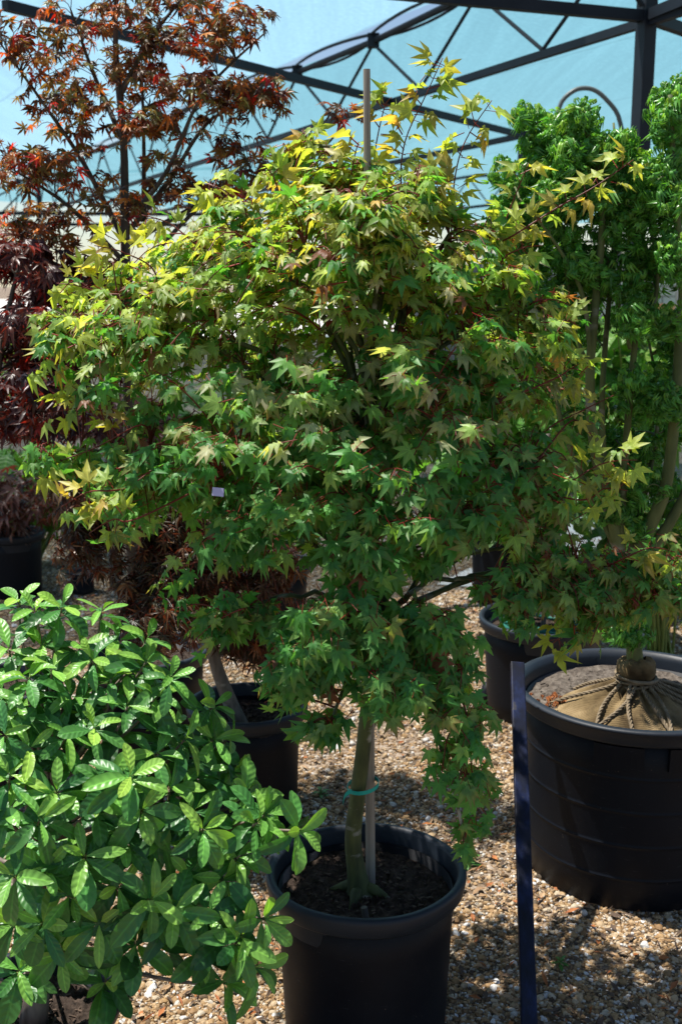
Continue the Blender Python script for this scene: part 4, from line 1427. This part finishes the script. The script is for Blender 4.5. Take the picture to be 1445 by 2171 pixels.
# ------------------------------------------------------------------ crinkled (lion's head) green maple in the big pot
def lion():
    LN = 3.085
    base = Vector((POT2[0], POT2[1], .56))
    e = thing("maple_tree", base, "upright green maple with tufted crinkled leaves growing from the burlap ball", "tree")
    stems = [([(1345, 1395), (1338, 1330), (1322, 1270), (1308, 1150), (1262, 960), (1250, 800), (1262, 640), (1275, 450), (1240, 260)], 0, .026),
             ([(1322, 1250), (1370, 1130), (1408, 1040), (1428, 900), (1438, 740), (1446, 600), (1430, 400), (1420, 200)], -.06, .022),
             ([(1312, 1160), (1325, 960), (1342, 760), (1352, 700), (1385, 650), (1390, 540), (1345, 330)], .05, .012),
             ([(1250, 790), (1214, 690), (1195, 540), (1160, 300)], .08, .009), ([(1255, 840), (1238, 640), (1180, 520), (1100, 420)], -.08, .008),
             ([(1308, 1170), (1200, 930), (1160, 740), (1120, 560)], .14, .009), ([(1330, 1230), (1470, 1000), (1500, 600), (1465, 210)], .02, .018), ([(1300, 1150), (1275, 900), (1290, 640), (1310, 430), (1300, 260)], .18, .011),
             ([(1335, 740), (1310, 640), (1296, 560)], .05, .006), ([(1330, 1190), (1372, 1020), (1395, 860), (1370, 700)], .16, .010)]
    lines = []
    for k, (pxs, dy, r0) in enumerate(stems):
        pts = []
        for i, (x, y) in enumerate(pxs):
            f = i / (len(pxs) - 1)
            pts.append(P(x, y, LN + dy * f))
        if k == 0:
            pts.insert(0, Vector((POT2[0] - .015, POT2[1] - .045, .56)))
        l = smooth_line(pts, 5)
        lines.append(l)
        MB().tube(l, [r0 * (1 - .75 * i / len(l)) for i in range(len(l))], 10).build("trunk" if k == 0 else "branch", M['bark_lion'], e, smooth=True)
    allp = [q for l in lines for i, q in enumerate(l) if i > 4]
    blobs = [(1150, 280, 60, 60, 3.15, .16, 11), (1230, 300, 80, 80, 3.15, .2, 18), (1300, 340, 60, 70, 3.15, .2, 13), (1425, 235, 45, 80, 3.13, .15, 15), (1430, 400, 50, 90, 3.13, .2, 14), (1180, 420, 90, 80, 3.15, .2, 20), (1310, 440, 110, 100, 3.18, .22, 24),
             (1075, 420, 35, 60, 3.15, .1, 6), (1110, 520, 60, 60, 3.2, .15, 10), (1230, 560, 90, 70, 3.2, .2, 16), (1370, 560, 80, 80, 3.15, .2, 14), (1435, 560, 30, 70, 3.1, .2, 7), (1160, 640, 60, 60, 3.22, .15, 8), (1240, 690, 50, 60, 3.2, .15, 5), (1355, 680, 50, 50, 3.1, .15, 6),
             (1420, 720, 40, 70, 3.15, .15, 8), (1190, 800, 60, 70, 3.25, .15, 8), (1370, 820, 50, 60, 3.15, .15, 6), (1430, 880, 30, 80, 3.12, .15, 7), (1240, 900, 60, 70, 3.25, .15, 8), (1340, 950, 70, 60, 3.2, .15, 7), (1400, 1010, 50, 60, 3.15, .15, 6), (1300, 1050, 60, 60, 3.2, .15, 6), (1330, 1120, 50, 40, 3.1, .1, 4),
             (1330, 1345, 32, 22, 3.05, .05, 4), (1440, 1100, 30, 70, 3.2, .15, 6), (1260, 380, 60, 60, 3.3, .15, 8)]
    fol = Foliage(T_LION)
    tb = MB()
    for bl in blobs:
        for q in range(int(bl[6] * .82 + .5)):
            c = in_blob(bl, 2.8)
            a0 = allp[nearest_on(allp, c, .8)]
            pl = bez(a0, (a0 + c) / 2 + Vector((0, 0, .03)) + rv(.01), c, 6)
            tb.tube(pl, [.0032 * (1 - .5 * k / 6) for k in range(6)], 5, caps=False)
            rr_ = rnd.uniform(.030, .072)
            for k in range(int(28 + 640 * rr_)):
                th = rnd.uniform(0, 6.28)
                ph = math.acos(rnd.uniform(-.75, 1))
                dv = Vector((math.sin(ph) * math.cos(th), math.sin(ph) * math.sin(th), math.cos(ph)))
                p_ = c + Vector((dv.x * rr_, dv.y * rr_, dv.z * rr_ * .95)) * rnd.uniform(.55, 1.0)
                hz = Vector((dv.x, dv.y, 0))
                d = hz * .8 + Vector((0, 0, -.45 + .5 * dv.z)) + rv(.55)
                nn = dv + Vector((0, 0, .4)) + rv(.45)
                x = rnd.random()
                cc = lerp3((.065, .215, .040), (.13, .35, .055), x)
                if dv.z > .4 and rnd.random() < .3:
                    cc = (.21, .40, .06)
                fol.add(p_, d, nn, rnd.uniform(.015, .026), (*vary(cc, .2), .25))
    tb.build("twigs", M['bark_lion'], e, smooth=True)["kind"] = "stuff"
    fol.finish(e, [M['lion'], M['stalk_green']], 300, 20)
lion()

# burlap root ball with ropes
def burlap():
    c = Vector((POT2[0] - .015, POT2[1] - .045, .492))
    e = thing("burlap_root_ball", c, "burlap wrapped root ball bound with jute rope in the large pot", "root ball")
    b = MB()
    na = 96
    prof = [(.245, -.03), (.23, -.008), (.205, .010), (.175, .028), (.14, .044), (.105, .058), (.075, .070), (.056, .080), (.047, .088), (.044, .096), (.049, .106), (.054, .122), (.052, .145), (.040, .157), (.024, .162)]
    vs, fs = [], []
    for i, (r_, z_) in enumerate(prof):
        amp = .011 * max(0, 1 - abs(i - 6) / 6)
        for j in range(na):
            a = 2 * math.pi * j / na
            w = amp * (math.sin(14 * a + .6 * math.sin(3 * a)) + .5 * math.sin(23 * a + 1))
            zz = z_ + w * .8 + (.004 * math.sin(5 * a + i) if i > 9 else 0)
            rr_ = r_ * (1 + .05 * math.sin(2 * a + 1) + .03 * math.sin(5 * a))
            vs.append((c.x + rr_ * math.cos(a), c.y + rr_ * math.sin(a), c.z + zz))
    for i in range(len(prof) - 1):
        for j in range(na):
            j2 = (j + 1) % na
            fs.append((i * na + j, i * na + j2, (i + 1) * na + j2, (i + 1) * na + j))
    b.add(vs, fs)
    b.build("burlap", M['burlap'], e, smooth=True)
    def surf(a, r_):
        for (r0, z0), (r1, z1) in zip(prof, prof[1:]):
            if r1 <= r_ <= r0:
                f = (r0 - r_) / (r0 - r1)
                zz = z0 + (z1 - z0) * f
                break
        else:
            zz = 0
        k = (1 + .05 * math.sin(2 * a + 1) + .03 * math.sin(5 * a))
        return Vector((c.x + r_ * k * math.cos(a), c.y + r_ * k * math.sin(a), c.z + zz + .012))
    rope_angles = [-2.9, -2.65, -2.1, -1.86, -1.5, -1.05, -.85, -.45, -.1, .5, 1.4, 2.4]
    for a0 in rope_angles:
        n_ = 30
        da = rnd.uniform(-.6, .6)
        pl = [surf(a0 + da * (k / n_), .05 + (.235 - .05) * k / n_) for k in range(n_ + 1)]
        rb = MB()
        for ph in (0, 2.09, 4.19):                   # three twisted strands
            st_ = []
            for k, q in enumerate(pl):
                ang = k * 1.1 + ph
                sd = Vector((-math.sin(a0), math.cos(a0), 0))
                st_.append(q + sd * .0035 * math.cos(ang) + Vector((0, 0, .0035 * math.sin(ang))))
            rb.tube(st_, .0029, 5)
        rb.build("rope", M['rope'], e, smooth=True)
    for k in range(5):
        pl = []
        for j in range(41):
            a = 2 * math.pi * j / 40
            pl.append(Vector((c.x + (.050 + .002 * k) * math.cos(a), c.y + (.050 + .002 * k) * math.sin(a), c.z + .084 + .006 * k + .007 * math.sin(a + k * 1.3))))
        MB().tube(pl, .0042, 6).build("rope", M['rope'], e, smooth=True)
burlap()

# ------------------------------------------------------------------ glossy azalea in the near left corner
def azalea():
    base = Vector((POT9[0] + .02, POT9[1], .19))
    e = thing("azalea_shrub", base, "glossy green rosette leaved shrub filling the near left corner", "shrub")
    heads = [  # px, py, r of the rosettes seen in front
        (40, 1500, 2.02), (130, 1290, 2.12), (75, 1300, 2.15), (215, 1300, 2.2), (170, 1370, 2.1), (110, 1420, 2.05), (195, 1400, 2.06), (235, 1440, 2.06), (360, 1440, 2.05), (330, 1480, 2.04), (280, 1420, 2.12), (60, 1440, 2.0), (140, 1560, 1.98), (200, 1545, 1.97), (270, 1500, 2.02),
        (275, 1650, 1.88), (230, 1660, 1.9), (85, 1740, 1.85), (30, 1860, 1.82), (430, 1760, 1.92), (410, 1720, 1.95), (560, 1730, 1.98), (545, 1745, 1.96), (632, 1762, 1.94), (180, 1820, 1.86), (320, 1910, 1.86), (370, 1930, 1.88), (510, 1985, 1.90), (500, 2000, 1.88), (90, 1960, 1.88),
        (60, 1590, 1.95), (20, 1650, 1.9), (330, 1600, 2.0), (390, 1570, 2.02), (450, 1570, 2.1), (490, 1640, 2.12), (420, 1640, 2.05), (200, 1700, 1.92), (340, 1780, 1.95), (260, 1790, 1.92), (120, 1680, 1.9), (400, 1860, 1.95), (210, 1960, 1.88), (290, 2000, 1.9),
        (430, 2020, 1.93), (20, 1720, 1.88), (150, 1480, 2.05), (20, 1380, 2.1), (90, 1370, 2.12), (40, 1280, 2.2), (250, 1360, 2.18), (310, 1360, 2.18), (450, 1500, 2.12), (130, 2020, 1.93), (40, 2060, 1.95), (225, 2080, 2.0), (480, 1570, 2.15), (520, 1690, 2.05), (470, 1870, 1.98), (360, 1680, 1.98),
        (560, 1950, 1.92), (480, 2080, 1.95), (540, 2050, 1.92), (150, 1900, 1.9), (30, 1960, 1.9), (500, 1820, 2.0), (10, 1560, 1.95), (5, 1470, 2.05), (300, 1720, 1.9), (440, 1940, 1.9), (250, 1880, 1.9), (100, 1840, 1.86)]
    extra = []
    for k in range(14):
        q = (rnd.uniform(-260, 400), rnd.uniform(1330, 2040), rnd.uniform(2.05, 2.35))
        extra.append(q)
    stems = MB()
    fol = Foliage(T_AZ)
    crotch = base + Vector((.0, 0, .12))
    mains = []
    for k in range(9):
        a = k * .7
        tgt = P(*rnd.choice(heads))
        end = crotch.lerp(tgt, .62) + Vector((0, 0, .05))
        mains.append(smooth_line([crotch, crotch.lerp(end, .5) + rv(.03) + Vector((0, 0, .03)), end], 6))
    mp = [q for l in mains for q in l[3:]]
    for n_, (x, y, r) in enumerate(heads + extra):
        h = P(x, y, r)
        back = n_ >= len(heads)
        ax_ = (Vector((h.x - base.x, h.y - base.y, 0)) * .9 + Vector((0, -.12, .42)) + rv(.10))
        if h.z < .75:
            ax_ += Vector((0, -.15, -.05))
        ax_.normalize()
        a0 = mp[nearest_on(mp, h, 1.5)]
        pl = bez(a0, h - ax_ * .10, h, 8)
        stems.tube(pl, [.0055 - .0035 * k / 7 for k in range(8)], 6, m=0, caps=False)
        x_ = ax_.orthogonal().normalized(); y_ = ax_.cross(x_)
        nl = rnd.randint(8, 11)
        young = rnd.random() < .5
        ph0 = rnd.uniform(0, 6.28)
        for k in range(nl):
            a = ph0 + k * 2.4
            inner = k / nl
            tilt = .10 + .95 * inner if not back else .5
            rad = x_ * math.cos(a) + y_ * math.sin(a)
            d = rad * (1.05 - .55 * inner) + ax_ * (tilt - .22) - Vector((0, 0, .14)) + rv(.08)
            nn = ax_ * 1.0 - rad * .25 * (1 + inner) + rv(.12)
            ln = rnd.uniform(.070, .096) * (1 - .42 * inner) * (1.0 if y > 1560 or back else .84)
            c = lerp3((.034, .135, .038), (.082, .24, .055), rnd.random())
            if inner > .5:
                c = lerp3((.13, .33, .06), (.30, .50, .08), rnd.random() if young else rnd.random() * .5)
            p_ = h + ax_ * (.012 * inner - .016 * (1 - inner)) + rad * .004
            fol.add(p_, d, nn, ln, (*vary(c, .10), .25 * rnd.random()))
        for k in range(rnd.randint(1, 3)):           # older leaves lower on the stem
            j = rnd.choice((3, 4, 5, 6))
            rad = (rv(1) - ax_ * .2); rad.z = abs(rad.z) * .1 - .1; rad.normalize()
            fol.add(pl[j] + rad * .004, rad + ax_ * .2 - Vector((0, 0, .15)), ax_ + rv(.2), rnd.uniform(.065, .09), (*vary((.028, .10, .028), .2), .1))
    stems.build("stems", M['bark_pale'], e, smooth=True)["kind"] = "stuff"
    for l in mains:
        MB().tube(l, [.011 - .006 * k / len(l) for k in range(len(l))], 8).build("branch", M['bark_pale'], e, smooth=True)
    MB().tube([base, base + Vector((.01, 0, .06)), crotch], [.03, .026, .022], 10).build("trunk", M['bark_pale'], e, smooth=True)
    fol.finish(e, [M['azalea'], M['stalk_green']], 300, 26)
azalea()

# ------------------------------------------------------------------ broad-leaved shrubs in the background
def broad(cx, cy, r, label, blobs, size=(.09, .14), col=((.08, .22, .045), (.16, .34, .06)), name="broad_leaved_shrub", singles=120, hang=.35, per=(5, 8)):
    g_ = P(cx, cy, r)
    base = Vector((g_.x, r, 0))
    e = thing(name, base, label, "shrub", None)
    fol = Foliage(T_BR)
    b = MB()
    for bl in blobs:
        for q in range(bl[6]):
            tip = in_blob(bl, 2.2)
            st_ = base + Vector((rnd.uniform(-.05, .05), rnd.uniform(-.05, .05), 0))
            pl = bez(st_, Vector((st_.x * .6 + tip.x * .4, st_.y * .6 + tip.y * .4, tip.z * .75)), tip, 8)
            b.tube(pl, [.007 - .004 * k / 7 for k in range(8)], 5, caps=False)
            for k in range(rnd.randint(*per)):
                j = rnd.choice((4, 5, 6, 7, 7))
                a = rnd.uniform(0, 6.28)
                d = Vector((math.cos(a), math.sin(a), -hang * rnd.uniform(.2, 2))) + rv(.15)
                nn = Vector((0, -.35, 1)) + Vector((math.cos(a), math.sin(a), 0)) * .5 + rv(.25)
                fol.add(pl[j] + Vector((math.cos(a), math.sin(a), 0)) * .02, d, nn, rnd.uniform(*size), (*vary(lerp3(*col, rnd.random()), .15), .2))
    b.build("stems", M['stalk_green'], e, smooth=True)["kind"] = "stuff"
    fol.finish(e, [M['broad'], M['stalk_green']], singles, 18)

broad(60, 1100, 6.7, "broad leaved green shrub at the left behind the dark laceleaf maple", [(60, 1000, 90, 60, 6.7, .3, 26), (190, 1000, 110, 50, 6.8, .3, 22)], (.15, .22), hang=.8)
broad(1180, 1000, 5.4, "broad leaved shrub showing between the two green maples", [(1150, 720, 100, 90, 5.4, .3, 26), (1100, 850, 110, 110, 5.3, .3, 34), (1000, 950, 120, 90, 5.3, .3, 20)], (.13, .19))
broad(1330, 1000, 5.9, "lighter broad leaved shrub behind the stems of the crinkled maple", [(1290, 740, 90, 80, 5.9, .3, 26), (1400, 800, 90, 110, 5.9, .3, 30), (1290, 900, 120, 100, 5.7, .3, 30)], (.13, .19), col=((.07, .19, .04), (.15, .30, .06)))
broad(1420, 1080, 5.0, "low dark broad leaved shrub beside the pale path", [(1400, 1110, 90, 60, 5.0, .25, 22), (1290, 1090, 70, 50, 5.2, .2, 12)], (.10, .16), col=((.03, .09, .02), (.05, .13, .03)))
broad(70, 900, 11.0, "sunlit lime green bush far away at the left", [(60, 760, 90, 70, 11, .6, 60), (120, 735, 60, 40, 11, .5, 30)], (.12, .2), col=((.16, .26, .05), (.28, .36, .08)), singles=0)
broad(1330, 900, 10.5, "yellow green ground shrub in front of the mulch bank", [(1320, 690, 70, 40, 10.5, .5, 60), (1420, 690, 60, 50, 10.8, .5, 50), (1200, 680, 60, 40, 10.5, .5, 40)], (.09, .16), col=((.12, .22, .04), (.22, .32, .07)), singles=0)
broad(640, 900, 9.5, "dim green shrub far behind the middle of the green maple", [(640, 900, 160, 150, 9.5, .6, 80), (880, 850, 120, 140, 9.8, .6, 70), (420, 880, 120, 90, 10, .6, 50)], (.12, .2), col=((.05, .12, .03), (.10, .19, .05)), singles=0)

# ------------------------------------------------------------------ small things
# navy bar leaning on the rim of the big pot
bt = P(1096, 1405, 2.98)
foot = G(1122, 2200); foot.z = 0.0
bar = MB(); dvec = (bt - foot).normalized()
bar.box(foot, bt + dvec * .0, .038, .016, up=Vector((0, -1, 0)))
o = bar.build("leaning_bar", M['navy'], origin=foot)
md = o.modifiers.new("edge", 'BEVEL'); md.width = .003; md.segments = 2
tag(o, "narrow navy painted bar leaning against the large black pot", "bar")

# hose coiled in the pot behind
hb = MB()
pl = []
for k in range(90):
    a = k * .21
    pl.append(Vector((POT4[0] + (.155 + .012 * math.sin(k * .7)) * math.cos(a), POT4[1] + (.155 + .01 * math.cos(k * .5)) * math.sin(a), .352 + .0005 * k + .006 * math.sin(k * .9))))
hb.tube(pl, .008, 6)
tag(hb.build("garden_hose", M['hose'], smooth=True, origin=(POT4[0], POT4[1], .35)), "thin green hose coiled inside the pot behind the burlap pot", "hose")
# young tree standing in that pot
base = Vector((POT4[0], POT4[1], .34))
yt = thing("young_tree", base, "thin stemmed young tree in the pot with the green hose", "tree")
MB().tube(smooth_line([base, base + Vector((.01, 0, .2)), base + Vector((-.02, .02, .5)), base + Vector((0, .03, .8))], 4), .011, 8).build("trunk", M['bark_grey'], yt, smooth=True)
fo = Foliage(T_BR)
bb_ = MB()
for k in range(34):
    c = in_blob((1130, 1080, 110, 90, 4.35, .25))
    bb_.tube(bez(base + Vector((-.01, .02, rnd.uniform(.35, .75))), (base + c) / 2 + Vector((0, 0, .35)), c, 6), .003, 4, caps=False)
    for q in range(6):
        d = rv(1); d.z = -abs(d.z) * .4
        fo.add(c + rv(.03), d, Vector((0, -.3, 1)) + rv(.3), rnd.uniform(.07, .11), (*vary((.03, .09, .02), .2), .2))
bb_.build("twigs", M['bark_grey'], yt)["kind"] = "stuff"
fo.finish(yt, [M['broad'], M['stalk_green']], 60, 20)
# plain sapling in the tall back pot and the shadowed pot
for (pc, h_, cx, cy, lab) in ((POT5, .50, 1060, 1050, "leafy sapling in the tall black pot farthest back"), (POT6, .42, 590, 1120, "dark leafy sapling in the shadowed pot behind the leaning trunk"), (POT7, .34, 10, 1060, "small sapling in the black pot at the photo's left edge")):
    base = Vector((pc[0], pc[1], h_ - .06))
    e_ = thing("young_tree", base, lab, "tree")
    topz = P(cx, cy, pc[1])
    MB().tube(smooth_line([base, base.lerp(topz, .5) + Vector((.02, 0, 0)), topz], 4), .010, 8).build("trunk", M['bark_grey'], e_, smooth=True)
    fo = Foliage(T_RED if pc is POT7 else T_BR); bb_ = MB()
    for k in range(30):
        c = in_blob((cx, cy, 90, 70, pc[1], .25))
        bb_.tube(bez(base.lerp(topz, rnd.uniform(.6, 1)), (topz + c) / 2 + Vector((0, 0, .03)), c, 5), .003, 4, caps=False)
        for q in range(6):
            d = rv(1); d.z = -abs(d.z) * .5
            cc = (.12, .07, .05) if pc is POT7 else (.035, .10, .025)
            fo.add(c + rv(.03), d, Vector((0, -.3, 1)) + rv(.3), rnd.uniform(.06, .10), (*vary(cc, .2), .2))
    bb_.build("twigs", M['bark_grey'], e_)["kind"] = "stuff"
    fo.finish(e_, [M['purple'] if pc is POT7 else M['broad'], M['stalk_green']], 60, 20)

# tags
def card(name, p, w, h, rot, mat, label):
    b = MB()
    b.box(Vector((-w / 2, 0, 0)), Vector((w / 2, 0, 0)), h, .0012)
    o = b.build(name, mat, origin=(0, 0, 0))
    o.location = p
    o.rotation_euler = rot
    return tag(o, label, "plant tag")
card("plant_tag", P(462, 1043, 2.06), .022, .016, (R(70), R(10), R(20)), M['tag_lilac'], "small lilac tag hanging among the green maple leaves")
gp = G(75, 1228); gp.z = .02
card("plant_tag", gp, .06, .035, (R(12), R(6), R(25)), M['tag_white'], "white tag lying on the gravel near the left black pot")
card("plant_tag", P(-14, 2192, 1.82), .045, .03, (R(30), R(20), R(-35)), M['tag_white'], "white tag poking in at the bottom left corner")

# dry leaves in the big pot and on the gravel
def dry_leaf(p, s, mat, label, group=None):
    L = rnd.choice(T_LION)
    b = MB()
    rot = Matrix.Rotation(rnd.uniform(0, 6.28), 3, 'Z') @ Matrix.Rotation(rnd.uniform(-.5, .5), 3, 'X')
    b.add([Vector(p) + rot @ (Vector(q) * s) + Vector((0, 0, s * .35)) for q in L.v], [tuple(q) for q in L.f])
    o = b.build("dry_leaf", mat, origin=p)
    return tag(o, label, "leaf", group)
for k in range(16):
    q = P(1155 + rnd.gauss(0, 18), 1428 + rnd.gauss(0, 9), 3.1)
    q.y = 3.12 + rnd.gauss(0, .03); q.x = P(1155, 1428, 3.15).x + rnd.gauss(0, .025); q.z = .503
    dry_leaf(q, rnd.uniform(.016, .026), M['dead'], "curled orange dry leaf heaped on the soil of the large pot", "dry leaves in the large pot")
for (x, y, lab) in ((1030, 1895, "tan fallen leaf on the gravel beside the maple pot's rim"), (1028, 2065, "small tan leaf on the gravel below the maple pot's rim"), (905, 1690, "brown leaf on the shaded gravel behind the maple pot")):
    q = G(x, y); q.z = .008
    d_ = blade_leaf(5, AZP, .3, .3, 0)
    b = MB(); a = rnd.uniform(-.6, .6) + 1.5
    b.add([q + Matrix.Rotation(a, 3, 'Z') @ (Vector(v_) * .04) + Vector((0, 0, .008)) for v_ in d_.v], [tuple(f_) for f_ in d_.f])
    tag(b.build("fallen_leaf", M['tan'], origin=q), lab, "leaf")
# crumbs of leaf and bark lying on the gravel
lb = MB()
for k in range(5200):
    y_ = 1.9 * (7.5 / 1.9) ** rnd.random()
    x_ = rnd.uniform(-1, 1) * (.34 * y_ + .2)
    p_ = Vector((x_, y_, .009 + rnd.uniform(0, .004)))
    d_ = Vector((rnd.uniform(-1, 1), rnd.uniform(-1, 1), rnd.uniform(-.2, .3))).normalized()
    s_ = d_.cross(Vector((rnd.uniform(-.4, .4), rnd.uniform(-.4, .4), 1))).normalized()
    l_, w_ = rnd.uniform(.005, .024), rnd.uniform(.002, .008)
    lb.add([p_ - d_ * l_, p_ - s_ * w_ + Vector((0, 0, .003)), p_ + d_ * l_, p_ + s_ * w_ + Vector((0, 0, .002))], [(0, 1, 2), (0, 2, 3)], rnd.choice((0, 0, 1, 2)))
tag(lb.build("leaf_litter", [M['chip'], M['tan'], M['dead']]), "brown crumbs of dry leaf and bark scattered over the gravel", "leaf litter", kind="stuff")
# weeds
for n_, (x, y, s, lab) in enumerate(((985, 1838, .05, "tiny green weed on the gravel right of the maple pot"), (680, 1690, .04, "tiny green weed in the shade left of the maple trunk"), (1185, 2052, .03, "tiny green weed on the gravel in front of the large pot"), (240, 2110, .06, "green seedling on the gravel below the glossy shrub"))):
    q = G(x, y)
    e_ = thing("weed", q, lab, "weed")
    fo = Foliage(T_AZ)
    for k in range(9):
        a = k * 2.4
        fo.add(q + Vector((0, 0, .004 + .002 * k)), Vector((math.cos(a), math.sin(a), .35 + .04 * k)), Vector((-math.cos(a) * .3, -math.sin(a) * .3, 1)), s * rnd.uniform(.6, 1), (.06, .17, .03, .1))
    MB().tube([q, q + Vector((0, 0, .03))], .002, 5).build("stem", M['stalk_green'], e_)
    fo.finish(e_, [M['azalea'], M['stalk_green']], 9, 1)

# a twig stub and a drainage elbow
q = Vector((POT1[0] + .0, POT1[1] - .125, .335))
tag(MB().tube([q, q + Vector((-.006, .0, .04))], [.008, .007], 8).build("stick", M['bark_grey'], origin=q), "short cut stick standing in the maple pot's soil", "stick")
q = G(1032, 1490); q.z = .03
pe = MB(); pe.tube([q + Vector((.05, .04, .045)), q + Vector((0, 0, .04)), q + Vector((-.012, -.01, .0)), q + Vector((-.012, -.012, -.03))], [.022, .024, .024, .022], 12)
tag(pe.build("pipe_elbow", M['pot'], smooth=True, origin=q), "black pipe elbow on the gravel beside the hose pot", "pipe")

for o in bpy.data.objects:
    if "_base" in o:
        del o["_base"]
